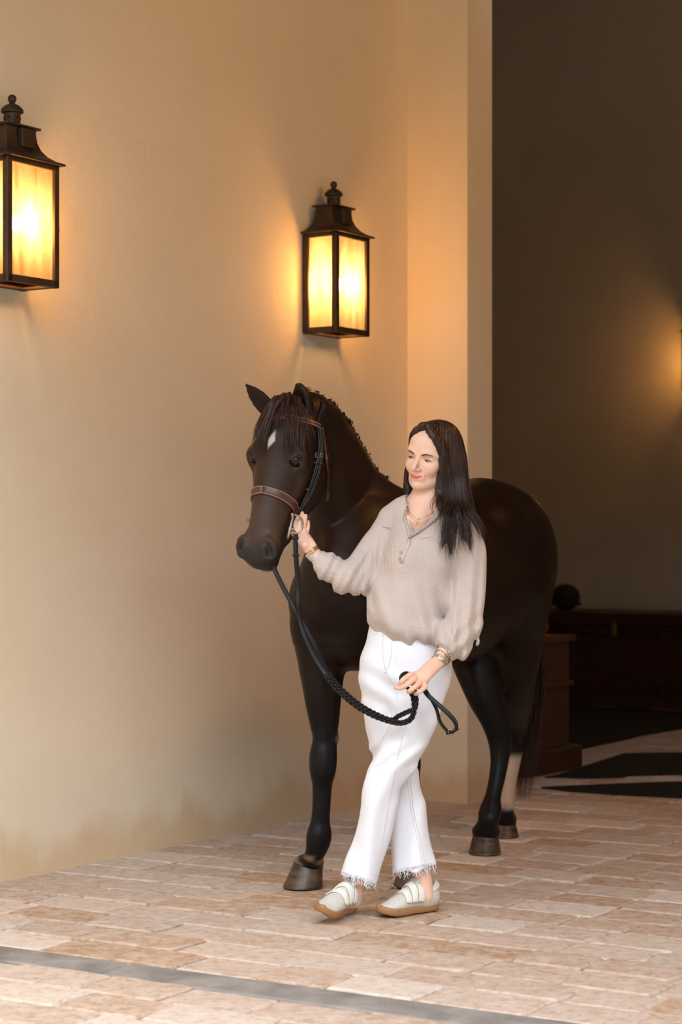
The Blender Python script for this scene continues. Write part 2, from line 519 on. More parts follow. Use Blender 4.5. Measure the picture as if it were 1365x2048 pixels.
def paver_mat():
    m = bpy.data.materials.new('tumbled_travertine'); m.use_nodes = True
    nt = m.node_tree; L = nt.links; b = nt.nodes['Principled BSDF']; b.inputs['Roughness'].default_value = .72
    b.inputs['Specular IOR Level'].default_value = .35
    tc = nt.nodes.new('ShaderNodeTexCoord'); oi = nt.nodes.new('ShaderNodeObjectInfo')
    ramp = nt.nodes.new('ShaderNodeValToRGB')
    cs = [(0, (.42, .29, .21)), (.2, (.50, .375, .295)), (.4, (.60, .50, .42)), (.58, (.42, .27, .17)), (.75, (.54, .43, .35)), (.9, (.40, .25, .15)), (1, (.64, .55, .47))]
    ramp.color_ramp.elements[0].position = 0; ramp.color_ramp.elements[0].color = (*cs[0][1], 1)
    ramp.color_ramp.elements[1].position = 1; ramp.color_ramp.elements[1].color = (*cs[-1][1], 1)
    for p_, c_ in cs[1:-1]:
        e = ramp.color_ramp.elements.new(p_); e.color = (*c_, 1)
    L.new(oi.outputs['Random'], ramp.inputs['Fac'])
    geo = nt.nodes.new('ShaderNodeNewGeometry')
    n = nt.nodes.new('ShaderNodeTexNoise'); n.inputs['Scale'].default_value = 14; n.inputs['Detail'].default_value = 8; n.inputs['Roughness'].default_value = .7
    L.new(geo.outputs['Position'], n.inputs['Vector'])
    mr = nt.nodes.new('ShaderNodeMapRange'); mr.inputs['From Min'].default_value = .42; mr.inputs['From Max'].default_value = .68; mr.inputs['To Max'].default_value = .5
    L.new(n.outputs['Fac'], mr.inputs['Value'])
    mx = nt.nodes.new('ShaderNodeMix'); mx.data_type = 'RGBA'; mx.inputs[7].default_value = (.66, .585, .515, 1)
    L.new(mr.outputs['Result'], mx.inputs['Factor']); L.new(ramp.outputs['Color'], mx.inputs[6])
    n2 = nt.nodes.new('ShaderNodeTexNoise'); n2.inputs['Scale'].default_value = 28; n2.inputs['Detail'].default_value = 8; n2.inputs['Roughness'].default_value = .7
    L.new(geo.outputs['Position'], n2.inputs['Vector'])
    mr2 = nt.nodes.new('ShaderNodeMapRange'); mr2.inputs['From Min'].default_value = .3; mr2.inputs['From Max'].default_value = .5; mr2.inputs['To Min'].default_value = .72; mr2.inputs['To Max'].default_value = 1
    L.new(n2.outputs['Fac'], mr2.inputs['Value'])
    mu = nt.nodes.new('ShaderNodeMix'); mu.data_type = 'RGBA'; mu.blend_type = 'MULTIPLY'; mu.inputs['Factor'].default_value = 1
    L.new(mx.outputs[2], mu.inputs[6]); L.new(mr2.outputs['Result'], mu.inputs[7])
    L.new(mu.outputs[2], b.inputs['Base Color'])
    bp = nt.nodes.new('ShaderNodeBump'); bp.inputs['Strength'].default_value = .6; bp.inputs['Distance'].default_value = .008
    ad = nt.nodes.new('ShaderNodeMath'); ad.operation = 'ADD'; L.new(n.outputs['Fac'], ad.inputs[0]); L.new(n2.outputs['Fac'], ad.inputs[1])
    L.new(ad.outputs[0], bp.inputs['Height']); L.new(bp.outputs['Normal'], b.inputs['Normal'])
    return m
M_pave = paver_mat()
M_curb = mat('grey_concrete', (.155, .14, .125), .85, noise=(7, .8, (.30, .265, .235)), bump=(40, .5, .01))

VP_ = unit(Vv + .0487 * U)      # the courses run at a slight angle to the wall
UP_ = unit(U - .0487 * Vv)
def F2(a, t): return Cn + a * UP_ + t * VP_
def edge_poly(L_, W_, seed):
    r = random.Random(seed); pts = []
    for (x0, y0, x1, y1, n) in ((-1, -1, 1, -1, 4), (1, -1, 1, 1, 3), (1, 1, -1, 1, 4), (-1, 1, -1, -1, 3)):
        for k in range(n):
            t = k / n; x = (x0 + (x1 - x0) * t) * L_ / 2; y = (y0 + (y1 - y0) * t) * W_ / 2
            if k == 0: x *= .97; y *= .965
            pts.append((x + r.uniform(-.006, .006), y + r.uniform(-.006, .006)))
    return pts
def paver_mesh(L_, W_, seed):
    pts = edge_poly(L_, W_, seed); n = len(pts); v = []; f = []
    for (sc, z) in ((1, -.03), (1, -.006), (.955, 0)):
        for (x, y) in pts:
            ox = x * sc if sc == 1 else x - math.copysign(.007, x); oy = y if sc == 1 else y - math.copysign(.007, y)
            p = ox * VP_ + oy * UP_; v.append((p[0], p[1], z))
    for i in range(2):
        for k in range(n): f.append((i * n + k, i * n + (k + 1) % n, (i + 1) * n + (k + 1) % n, (i + 1) * n + k))
    f.append(tuple(2 * n + k for k in range(n)))
    me = bpy.data.meshes.new('paver'); me.from_pydata(v, [], f); me.materials.append(M_pave); me.update()
    return me
PM = {}
def in_frame(p, margin=60):
    if p[1] < 1: return False
    x = 682.5 + FPX * p[0] / p[1]; y = 1075 + FPX * CAMH / p[1]
    return -margin < x < 1365 + margin and y < 2048 + 90
CW = .197
def lay_courses():
    r = random.Random(5); n = 0; far = MB()
    rows = [-3.80 + CW * (i + .5) for i in range(0, 48)] + [-3.985 - CW * (i + .5) for i in range(0, 9)]
    singles = []
    for ri, a in enumerate(rows):
        t = -.35 - r.uniform(0, .28)
        if a > .3: t = -5.0
        while t < 5.0:
            Lq = r.choice((.24, .29, .29, .34, .40)); tc = t + Lq / 2; t += Lq
            p = F2(a, tc)
            s_ = (p - Cn) @ U; t_ = (p - Cn) @ Vv
            if s_ < .25 and t_ < -.10: continue
            if -.06 < s_ < .32 and t_ < .42: continue
            if s_ > 6.2: continue
            if not in_frame(p): continue
            singles.append((p[1], a, tc, Lq, p))
    singles.sort(key=lambda q: q[0])
    for i, (_, a, tc, Lq, p) in enumerate(singles):
        key = (Lq, r.randrange(4))
        if key not in PM: PM[key] = paver_mesh(Lq - .006, CW - .005, hash(key) % 9999)
        dz = r.uniform(-.004, .004)
        if i < 297 and p[1] < 11:
            o = bpy.data.objects.new('paver', PM[key]); COL.objects.link(o)
            o.location = (p[0], p[1], dz); o.rotation_euler = (r.uniform(-.006, .006), r.uniform(-.006, .006), r.choice((0, math.pi)) + r.uniform(-.008, .008))
            o.parent = FLOOR
        else:
            me = PM[key]
            far.add([(v.co.x + p[0], v.co.y + p[1], v.co.z + dz) for v in me.vertices], [tuple(q.vertices) for q in me.polygons])
    print('pavers', len(singles))
    o = mesh_obj('paving_beyond', far.v, far.f, M_pave, None, False); o.parent = FLOOR; o['kind'] = 'stuff'
lay_courses()
# grey concrete kerb band across the foreground
for i, t0 in enumerate((-.55, 1.13, 2.81)):
    b = MB(); b.bbox(F2(-3.895, t0 + .835) + np.array([0, 0, -.03]), VP_ * .832, UP_ * .083, Z * .03, .006)
    o = b.build('kerb_stone', M_curb, None, False); o.parent = FLOOR
# ================================================================ WALL LANTERNS
M_iron = mat('aged_bronze', (.045, .030, .020), .55, .6, noise=(12, .6, (.10, .055, .03)), bump=(60, .25, .003))
M_brass = mat('brass', (.62, .42, .16), .3, 1.0)
def glass_mat():
    m = bpy.data.materials.new('seeded_amber_glass'); m.use_nodes = True
    nt = m.node_tree; L = nt.links; nt.nodes.clear()
    out = nt.nodes.new('ShaderNodeOutputMaterial')
    tl = nt.nodes.new('ShaderNodeBsdfTranslucent'); tr = nt.nodes.new('ShaderNodeBsdfTransparent')
    tc = nt.nodes.new('ShaderNodeTexCoord')
    mp = nt.nodes.new('ShaderNodeMapping'); mp.inputs['Scale'].default_value = (30, 30, 4)
    n = nt.nodes.new('ShaderNodeTexNoise'); n.inputs['Scale'].default_value = 1; n.inputs['Detail'].default_value = 5
    L.new(tc.outputs['Object'], mp.inputs['Vector']); L.new(mp.outputs['Vector'], n.inputs['Vector'])
    cr = nt.nodes.new('ShaderNodeValToRGB')
    cr.color_ramp.elements[0].position = .30; cr.color_ramp.elements[0].color = (.14, .125, .10, 1)
    cr.color_ramp.elements[1].position = .62; cr.color_ramp.elements[1].color = (.24, .23, .22, 1)
    L.new(n.outputs['Fac'], cr.inputs['Fac']); L.new(cr.outputs['Color'], tl.inputs['Color'])
    tr.inputs['Color'].default_value = (.98, .90, .74, 1)
    mx = nt.nodes.new('ShaderNodeMixShader'); mx.inputs['Fac'].default_value = .50
    L.new(tl.outputs[0], mx.inputs[1]); L.new(tr.outputs[0], mx.inputs[2])
    L.new(mx.outputs[0], out.inputs['Surface'])
    return m
M_glass = glass_mat()
def bottom_mat():
    m = bpy.data.materials.new('amber_bottom_glass'); m.use_nodes = True; nt = m.node_tree; nt.nodes.clear()
    o = nt.nodes.new('ShaderNodeOutputMaterial'); t = nt.nodes.new('ShaderNodeBsdfTranslucent'); t.inputs['Color'].default_value = (.035, .016, .005, 1)
    nt.links.new(t.outputs[0], o.inputs['Surface']); return m
M_bottom = bottom_mat()
M_bulb = mat('lit_bulb', (1, .8, .5), .5, emis=((1.0, .78, .46), 45.0))
def lantern(org, du, dv, label, grp=None):
    """org = wall point below the body's near lower edge; du along wall, dv out of wall"""
    W_, D_, H_ = .272, .184, .452
    g = .012   # gap to wall
    root = empty('wall_lantern', tuple(org)); tag(root, label, 'lantern', grp)
    def q(a, b, z): return np.array(org) + du * a + dv * b + Z * z
    def bar(B, p0, p1, w=.013):
        p0, p1 = np.array(p0), np.array(p1); c = (p0 + p1) / 2; d = (p1 - p0) / 2; L_ = np.linalg.norm(d); t = d / L_
        o1 = du if abs(t @ du) < .5 else dv; o2 = unit(np.cross(t, o1)); B.bbox(c, d + t * w * .5, o1 * w, o2 * w, .002)
    fr = MB(); a0, a1, b0, b1 = .008, W_ - .008, g + .008, D_ - .008
    for a in (a0, a1):
        for b in (b0, b1): bar(fr, q(a, b, 0), q(a, b, H_))
    for z in (.008, H_ - .008):
        for b in (b0, b1): bar(fr, q(a0, b, z), q(a1, b, z))
        for a in (a0, a1): bar(fr, q(a, b0, z), q(a, b1, z))
    fr.build('frame', M_iron, root, False)
    bp = MB(); bp.bbox(q(W_ / 2, g / 2, H_ / 2), du * (W_ / 2 + .004), dv * g / 2, Z * (H_ / 2 + .002), .002)
    bp.build('backplate', M_iron, root, False)
    def pane(c, hx, hz, nrm, nm='glass_pane', m=None):
        p_ = MB(); p_.box(c, hx, hz, nrm * .0015); return p_.build(nm, m or M_glass, root, False)
    pane(q(W_ / 2, b1, H_ / 2), du * (W_ / 2 - .02), Z * (H_ / 2 - .02), dv)
    for a in (a0, a1): pane(q(a, (b0 + b1) / 2, H_ / 2), dv * ((b1 - b0) / 2 - .012), Z * (H_ / 2 - .02), du)
    pane(q(W_ / 2, (b0 + b1) / 2, .006), du * (W_ / 2 - .03), dv * ((b1 - b0) / 2 - .02), Z, 'bottom_pane', M_bottom)
    # concave hipped roof
    rf = MB(); prof = [(.022, -.002, 1), (.020, .006, 1), (-.004, .014, 1), (-.026, .030, 1), (-.043, .052, 1), (-.053, .080, 1), (-.057, .110, 1), (-.057, .128, 1)]
    v = []; f = []
    for (off, z, _) in prof:
        for (sa, sb) in ((0, 0), (1, 0), (1, 1), (0, 1)):
            a = -off if sa == 0 else W_ + off
            offb = off
            b = D_ + offb if sb == 1 else (g * .3 - max(offb, -.0) * 0 + (-offb * .55 if off < 0 else 0))
            if sa == 0 or sa == 1: a = (-off * 1.0) if sa == 0 else W_ + off
            v.append(q(a, b, H_ + z))
    m_ = len(prof)
    for i in range(m_ - 1):
        for k in range(4): f.append((i * 4 + k, i * 4 + (k + 1) % 4, (i + 1) * 4 + (k + 1) % 4, (i + 1) * 4 + k))
    f.append((0, 1, 2, 3)); f.append(tuple((m_ - 1) * 4 + k for k in range(4)))
    rf.add(v, f)
    rf.build('roof', M_iron, root, True, auto=.5)
    tp = MB(); ca, cb = W_ / 2, (g * .3 + .031 + D_ - .057) / 2
    tp.bbox(q(ca, cb, H_ + .131), du * (W_ / 2 - .043), dv * ((D_ - .057 - .035) / 2 + .016), Z * .004, .002)
    tp.build('top_plate', M_iron, root, False)
    vt = MB(); vt.bbox(q(ca + .012, D_ - .044, H_ + .085), du * .034, dv * .012, Z * .036, .003)
    vt.build('vent_hood', M_iron, root, False)
    dr = MB(); dr.lathe(q(ca, cb, H_ + .133), [(.034, 0), (.034, .004), (.031, .006), (.031, .050), (.041, .052), (.043, .058), (.040, .066), (.028, .078), (.012, .086), (.010, .090)], 24)
    dr.build('chimney', M_iron, root, True, auto=.6)
    for k in range(6):
        an = k * math.pi / 3 + .3
        vh = MB(); vh.lathe(q(ca, cb, H_ + .165) + np.array([math.cos(an), math.sin(an), 0]) * .0302, [(.005, 0), (.005, .0018)], 8, axis=(math.cos(an), math.sin(an), 0)); vh.build('vent_hole', mat('hole_dark', (.005, .004, .004), .9), root, False)  # black discs on the drum; the shade inside holes is put into their colour

    fn = MB(); fn.sphere(q(ca, cb, H_ + .237), .0165, 16, 10); fn.build('finial', M_iron, root)
    lt = MB(); lt.bbox(q(W_ + .004, D_ - .012, H_ * .45), du * .004, dv * .006, Z * .03, .001)
    lt.build('latch', M_iron, root, False)
    kb = MB(); kb.lathe(q(W_ + .008, D_ - .01, H_ * .47), [(.003, 0), (.003, .006), (.005, .007), (.005, .011)], 10, axis=tuple(du)); kb.build('latch_knob', M_brass, root)
    bc = q(W_ / 2, D_ * .55, H_ * .50)
    bl = MB(); bl.sphere(bc, (.022, .022, .032), 16, 10); bl.build('bulb', M_bulb, root)
    sk = MB(); sk.lathe(q(W_ / 2, D_ * .55, .012), [(.02, 0), (.02, .01), (.013, .02), (.013, H_ * .50 - .045)], 14); sk.build('bulb_socket', M_iron, root)
    ld = bpy.data.lights.new('lantern_light', 'POINT'); ld.energy = LAMP_POWER; ld.color = (1.0, .52, .16); ld.shadow_soft_size = .065
    lo = bpy.data.objects.new('lantern_light', ld); COL.objects.link(lo); lo.location = tuple(bc); setparent(lo, root)
    return root
lantern(S(-.921, 0, 2.227), U, Vv, 'black metal lantern nearer the pier, above the horse, fully in view', None)
lantern(S(-3.08, 0, 2.227), U, Vv, 'black metal lantern at the left edge, cut off by the frame', None)
lantern(P(1385, 0, 15.8) * np.array([1, 1, 0]) + Z * 2.45, -Vv * -1, -U, 'lantern on the back wall beyond the right edge', None)

def pendant(p):
    root = empty('pendant_lamp', tuple(p)); tag(root, 'pendant lamp under the porch ceiling, right of the frame', 'lamp')
    b = MB(); b.tube([p + Z * .1, p + Z * (HC - p[2])], .006); b.build('stem', M_iron, root)
    b = MB(); b.lathe(p, [(.02, .12), (.06, .10), (.13, .02), (.135, 0), (.125, 0), (.05, .09), (.015, .10)], 24); b.build('shade', M_iron, root)
    b = MB(); b.sphere(p + Z * -.01, .035); b.build('bulb', M_bulb, root)
    ld = bpy.data.lights.new('pendant_light', 'POINT'); ld.energy = PENDANT_POWER; ld.color = (1.0, .40, .07); ld.shadow_soft_size = .25
    lo = bpy.data.objects.new('pendant_light', ld); COL.objects.link(lo); lo.location = tuple(p - Z * .06); setparent(lo, root)
pendant(S(-1.2, 3.3, 3.9))
# ================================================================ HORSE
HX = np.array([.516, .857, 0.0])        # from chest towards tail
HL = np.array([.857, -.516, 0.0])       # towards the horse's left side
HO = np.array([.041, 7.33, 0.0])
def H(a, l, z): return HO + a * HX + l * HL + z * Z
def px2(r, d): return r * d / FPX

# head frame: hw runs down the face, hf out of the forehead, hx to the horse's left
HP = P(579, 826, 6.98)                  # centre of the brow, between the ears
hw = unit(np.array([-.215, -.24, -.94]))
hf = np.array([-.48, -.88, 0.0]); hf = unit(hf - hw * (hf @ hw))
hx = np.cross(hf, hw); hx = unit(hx) if hx[0] > 0 else -unit(hx)
KX, KW = 1.13, .93
def K(x, w, f): return HP + x * KX * hx + w * KW * hw + f * hf
HR = np.stack([hx, hw, hf], 1)

def eye_frame(s):
    """centre, outward axis, rearward tangent, downward tangent"""
    c = K(s * .067, .190, .010); e = unit(hx * s * .72 + hf * .69); v = unit(hw - e * (hw @ e)); return c, e, np.cross(e, v), v
def hroof(b):       # head
    b.chain([K(0, -.02, -.07), K(0, .08, -.045), K(0, .19, -.04), K(0, .30, -.035), K(0, .40, -.030), K(0, .48, -.034), K(0, .535, -.045)],
            [.075, .096, .097, .084, .071, .062, .053], k=.05, ax=hx, q=[1.08, 1.02, 1.0, .92, .88, .96, 1.0])
    b.ell(K(0, .10, -.005), (.078 * KX, .12 * KW, .062), HR, .04)                  # forehead
    for s in (-1, 1):
        b.ell(K(s * .052, .215, -.130), (.034 * KX, .105 * KW, .085), HR, .05)    # cheek
        b.ell(K(s * .048, .135, -.13), (.035 * KX, .08 * KW, .08), HR, .05)
        b.chain([K(s * .045, .25, -.17), K(s * .034, .36, -.130), K(s * .025, .45, -.105)], [.040, .036, .030], .035)
        b.chain([K(s * .072, .145, .012), K(s * .088, .175, .012), K(s * .086, .205, -.002)], [.018, .022, .016], .03)    # brow over eye
        b.chain([K(s * .080, .215, -.035), K(s * .074, .27, -.045), K(s * .058, .34, -.045)], [.018, .014, .010], .025)    # facial crest
        b.ell(K(s * .060, .06, -.03), (.03 * KX, .05 * KW, .04), HR, .03)
    # muzzle
    b.ell(K(0, .545, -.038), (.054 * KX, .052 * KW, .050), HR, .03)
    b.ell(K(0, .50, -.09), (.036 * KX, .055 * KW, .032), HR, .03)                 # chin groove
    b.ell(K(0, .562, -.088), (.036 * KX, .034 * KW, .026), HR, .014)              # lower lip
    for s in (-1, 1):
        b.ell(K(s * .038, .522, -.010), (.026 * KX, .048 * KW, .032), HR, .026)   # nostril wing
        b.chain([K(s * .030, .545, .018), K(s * .045, .520, .017), K(s * .058, .530, .002), K(s * .060, .556, -.010), K(s * .046, .566, -.004)], [.008, .0095, .010, .009, .007], .012)
        b.chain([K(s * .044, .518, .026), K(s * .050, .532, .022), K(s * .055, .548, .010), K(s * .047, .560, .006)], [.006, .010, .0145, .009], .008, op='-')
        b.chain([K(s * .034, .512, .026), K(s * .046, .504, .026), K(s * .060, .520, .014), K(s * .064, .545, -.002), K(s * .056, .566, -.006), K(s * .040, .572, .006)], [.006, .0075, .0085, .008, .007, .006], .008)
        # eye socket and lids
        ce, e_, t_, v_ = eye_frame(s)
        b.ell(ce + e_ * .010, (.0215, .0215, .0215), None, .010, op='-')
        b.chain([ce + t_ * a_ * .022 - v_ * (.0100 * (1 - a_ * a_)) + e_ * (.0200 - .008 * a_ * a_) for a_ in (-1, -.6, 0, .6, 1)], [.0045, .0070, .0078, .0070, .0045], .008)
        b.chain([ce + t_ * a_ * .022 + v_ * (.0095 * (1 - a_ * a_)) + e_ * (.0190 - .008 * a_ * a_) for a_ in (-1, -.6, 0, .6, 1)], [.0045, .0060, .0066, .0060, .0045], .008)
    # mouth line
    b.chain([K(-.05, .505, -.078), K(-.03, .558, -.076), K(0, .585, -.072), K(.03, .558, -.076), K(.05, .505, -.078)], [.0035, .004, .004, .004, .0035], .006, op='-')

def ear(b, base, tip, wide, opn, w0):
    """pointed cupped ear: base, tip points; wide = width direction, opn = direction the cup opens"""
    base, tip = np.array(base), np.array(tip); d = tip - base; wide = unit(wide)
    ts = [0, .2, .45, .7, .88, 1]; rs = [.8, 1.0, 1.02, .76, .44, .16]
    bow = [0, .02, .03, .02, -.0, -.03]
    pts = [base + d * t + wide * bw * np.linalg.norm(d) for t, bw in zip(ts, bow)]
    b.chain(pts, [w0 * r for r in rs], .016, ax=opn, q=.42)
    b.chain([p + unit(opn) * w0 * .42 * r for p, r in zip(pts[1:5], rs[1:5])], [w0 * r * .66 for r in rs[1:5]], .006, ax=opn, q=.55, op='-')

HOOVES = [(P(606, 1772, 7.36), unit([-.62, -.78, 0]), .134, .092, .42), (H(.17, .157, 0), unit([-.45, -.9, 0]), .13, .085, .45),
          (P(970.5, 1708, 8.14), unit([-.18, -.98, 0]), .124, .088, .40), (P(1011, 1672, 8.60), unit([.1, -.99, 0]), .112, .080, .45)]
for h_ in HOOVES: h_[0][2] = .004
def build_horse_body():
    b = Body()
    # trunk
    b.chain([H(-.03, 0, 1.12), H(.15, 0, 1.13), H(.4, 0, 1.11), H(.7, 0, 1.10), H(.95, 0, 1.17), H(1.10, 0, 1.21), H(1.22, 0, 1.20)],
            [.19, .28, .33, .325, .30, .28, .20], .08, ax=HL, q=[.72, .68, .78, .90, .86, .80, .80], sub=7)
    b.chain([H(.20, 0, 1.24), H(.44, 0, 1.27), H(.62, 0, 1.30), H(.82, 0, 1.345), H(.98, 0, 1.385), H(1.14, 0, 1.345), H(1.27, 0, 1.26)],
            [.12, .12, .10, .10, .115, .12, .10], .14, ax=HL, q=1.3, sub=7)
    # hind quarters
    for s in (-1, 1):
        b.ell(H(1.08, s * .125, 1.21), (.21, .15, .23), np.stack([HX, HL, Z], 1), .10)
        b.ell(H(1.16, s * .110, 1.08), (.13, .11, .22), np.stack([HX, HL, Z], 1), .10)
        b.ell(H(.88, s * .17, 1.345), (.08, .06, .055), np.stack([HX, HL, Z], 1), .12)      # point of hip
    # breast and shoulders
    for s in (-1, 1):
        b.ell(H(-.05, s * .085, 1.08), (.11, .09, .15), np.stack([HX, HL, Z], 1), .07)
        b.chain([H(.26, s * .09, 1.33), H(.12, s * .145, 1.18), H(-.02, s * .14, 1.05), H(.10, s * .145, .95)], [.09, .105, .10, .09], .08, sub=7)
    b.ell(H(.02, 0, .90), (.14, .12, .10), np.stack([HX, HL, Z], 1), .06)
    # neck: pixel guided
    n0, n1, n2, n3, n4 = H(.12, 0, 1.22), P(692, 1030, 7.40), P(672, 948, 7.27), P(652, 880, 7.14), P(624, 838, 7.05)
    nl = unit(HL * .8 + np.array([.5, -.2, 0]))
    b.chain([n0, n1, n2, n3, n4], [.26, .20, .155, .115, .085], .07, ax=[HL, HL, nl, nl, unit(nl + hx)], q=[.62, .55, .56, .62, .75], sub=7)
    b.chain([P(802, 1034, 7.62), P(750, 984, 7.46), P(703, 915, 7.32), P(664, 858, 7.20), P(624, 832, 7.07)], [.07, .05, .042, .038, .035], .07)   # crest
    hroof(b)
    # ears
    ear(b, P(541, 824, 6.97), P(493, 769, 6.93), np.array([.65, 0, -.75]), np.array([-.45, -.85, -.35]), .034)
    ear(b, P(609, 826, 6.99), P(594, 767, 6.95), np.array([1, -.3, .15]), np.array([-.8, -.6, -.05]), .046)
    for c_, f_, w_, h_, t_ in HOOVES:
        b.ell(c_ + Z * (h_ * .96) - f_ * (t_ * h_ * .9), (w_ * .43, w_ * .43, .028), None, .02)
    # right foreleg (towards the wall), fully visible
    d = 7.33
    b.chain([P(640, 1255, d + .03), P(645, 1330, d + .02), P(649, 1385, d), P(651, 1435, d), P(650, 1480, d), P(647, 1512, d - .01), P(646, 1538, d - .015), P(645, 1568, d), P(643.5, 1610, d), P(641, 1645, d), P(638.5, 1672, d), P(635, 1692, d), P(627, 1714, d + .01), P(620, 1730, d + .04)],
            [px2(r, d) for r in (54, 42, 32, 27, 24, 28, 27, 20, 18, 19, 25, 22, 18, 18)], .03, ax=HX, q=[1.3, 1.35, 1.3, 1.2, 1.1, .95, .95, 1.05, 1.1, 1.1, 1.05, 1.05, 1, .95], sub=8)
    b.chain([P(631, 1340, d), P(628, 1400, d - .02), P(635, 1450, d - .01)], [px2(r, d) for r in (26, 17, 10)], .03)
    b.ell(P(673, 1476, d), (.011, .012, .022), None, .008)
    # left foreleg behind the woman
    b.chain([H(.10, .15, .95), H(.11, .15, .84), H(.13, .15, .72), H(.14, .15, .60), H(.15, .15, .49), H(.155, .15, .46), H(.17, .15, .40), H(.19, .15, .27), H(.20, .15, .22), H(.20, .152, .155), H(.20, .155, .10), H(.19, .157, .07)],
            [.10, .085, .062, .050, .042, .047, .035, .031, .033, .043, .036, .042], .03, ax=HX, q=[1.3, 1.3, 1.2, 1.1, .95, .95, 1.1, 1.1, 1.1, 1.05, 1, 1])
    # right hind leg (stepping under)
    d = 8.13
    b.chain([H(.94, -.12, 1.13), P(950, 1270, 8.32), P(955, 1335, 8.22), P(972, 1392, 8.20), P(990, 1438, 8.22), P(1001, 1478, 8.24), P(1000, 1520, 8.22), P(994, 1560, 8.19), P(986, 1595, 8.16), P(981, 1625, 8.14), P(977, 1642, 8.12), P(974, 1660, 8.15)],
            [.18, .14, px2(44, d), px2(35, d), px2(27, d), px2(23, d), px2(17.5, d), px2(16, d), px2(16.5, d), px2(23, d), px2(20, d), px2(21, d)], .04, ax=HX, q=[1.2, 1.2, 1.2, 1.3, 1.4, 1.45, 1.3, 1.2, 1.1, 1, 1, 1], sub=7)
    b.ell(P(1003, 1466, 8.34), (.03, .04, .055), None, .04)            # point of hock
    # left hind leg (behind, white sock)
    d = 8.62
    b.chain([H(1.03, .13, 1.10), P(1030, 1275, 8.30), P(1026, 1350, 8.36), P(1030, 1410, 8.52), P(1028, 1458, 8.72), P(1024, 1500, 8.74), P(1018, 1560, 8.68), P(1014, 1600, 8.62), P(1012, 1622, 8.58), P(1012, 1634, 8.59), P(1012, 1645, 8.61)],
            [.16, .118, .095, .072, .058, .047, .034, .034, .036, .036, .040], .04, ax=HX, q=[1.2, 1.25, 1.3, 1.4, 1.4, 1.35, 1.2, 1.1, 1, 1, 1], sub=7)
    def ds(p):
        return .0012 * wnoise(p, 40, 3) + .004 * wnoise(p, 9, 4) * (p[:, 2] > .9)
    b.disp.append(ds)
    V_, F_ = b.mesh(.0070 if not DEV else .011, 2)
    # ---- coat colours, with the face highlights put into them
    n = len(V_); col = np.tile(np.array([.010, .0046, .0028]), (n, 1))
    # brown lights on breast, girth and neck underside
    m = np.clip(.5 + .8 * wnoise(V_, 6, 9), 0, 1) * smooth01(V_[:, 2], .7, .95) * smooth01(7.9 - V_[:, 1], 0, .4)
    col += m[:, None] * np.array([.014, .007, .004])
    low = smooth01(.75 - V_[:, 2], 0, .2); col = col * (1 - low[:, None]) + low[:, None] * np.array([.0065, .006, .006])
    L_ = (V_ - HP) @ HR      # head coordinates x, w, f
    hm = (L_[:, 1] > .02) & (np.linalg.norm(L_ - np.array([0, .3, -.05]), axis=1) < .42) & (V_[:, 1] < 7.1)
    t = smooth01(L_[:, 1], .26, .40) * hm; col += t[:, None] * np.array([.026, .017, .0125])  # lighter brown nose, with its soft highlight put into the coat colour
    t = smooth01(L_[:, 1], .12, .2) * smooth01(L_[:, 2], -.08, .02) * hm; col += t[:, None] * np.array([.014, .009, .0065])  # face front lightened the same way, highlight included in the colour
    t = smooth01(L_[:, 1], .45, .52) * hm; col = col * (1 - t[:, None]) + t[:, None] * np.array([.028, .023, .021])
    t = smooth01(L_[:, 1] - L_[:, 2] * .35, .572, .60) * hm; col = col * (1 - t[:, None]) + t[:, None] * np.array([.30, .21, .15])   # pale lip edge
    inn = np.exp(-(((np.abs(L_[:, 0]) - .054) / .009) ** 2 + ((L_[:, 1] - .562) / .010) ** 2 + ((L_[:, 2] + .0) / .02) ** 2)) * hm
    col += inn[:, None] * np.array([.05, .04, .04])
    sx_, sy_ = L_[:, 0] - STAR[0], L_[:, 1] - STAR[1]
    sc = np.abs(sx_ + .25 * sy_) / .017 + np.abs(sy_) / .034 + .22 * wnoise(V_, 120, 2)
    t = smooth01(1.1 - sc, 0, .35) * (L_[:, 2] > .0) * hm; col = col * (1 - t[:, None]) + t[:, None] * np.array([.45, .39, .34])
    # white sock on the left hind
    t = smooth01(V_[:, 1] + V_[:, 0] * .2, 8.52 + .14, 8.58 + .14) * smooth01(.36 - V_[:, 2], 0, .04) * smooth01(V_[:, 2], .115, .135)
    t = t * np.clip(1.2 + .3 * wnoise(V_, 60, 5), 0, 1)
    col = col * (1 - t[:, None]) + t[:, None] * np.array([.42, .31, .23])
    # tan coronet marks on the right fore
    cr = P(617, 1728, 7.27)
    t = smooth01(.024 - np.abs(V_[:, 2] - .108), 0, .01) * (V_[:, 0] < -.02) * (V_[:, 1] < 7.45) * np.clip(.4 + 1.8 * wnoise(V_, 130, 8), 0, 1)
    col = col * (1 - .8 * t[:, None]) + .8 * t[:, None] * np.array([.22, .14, .075])
    t = np.exp(-(np.linalg.norm(V_ - P(676, 1478, 7.33), axis=1) / .017) ** 2); col = col * (1 - t[:, None]) + t[:, None] * np.array([.25, .20, .15])
    return V_, F_, col

STAR = np.array([-.005, .125, 0])
M_coat = mat('dark_bay_coat', rough=.40, attr=True, spec=.16, sheen=.0, bump=(260, .12, .002, (1, 1, .25)))
horse = empty('horse', tuple(HO)); tag(horse, 'dark bay horse with a white star and one white sock, wearing a bridle', 'horse')
V_, F_, col_ = build_horse_body()
print('horse quads', len(F_))
hb = mesh_obj('body', V_, F_, M_coat, horse, True, col_)

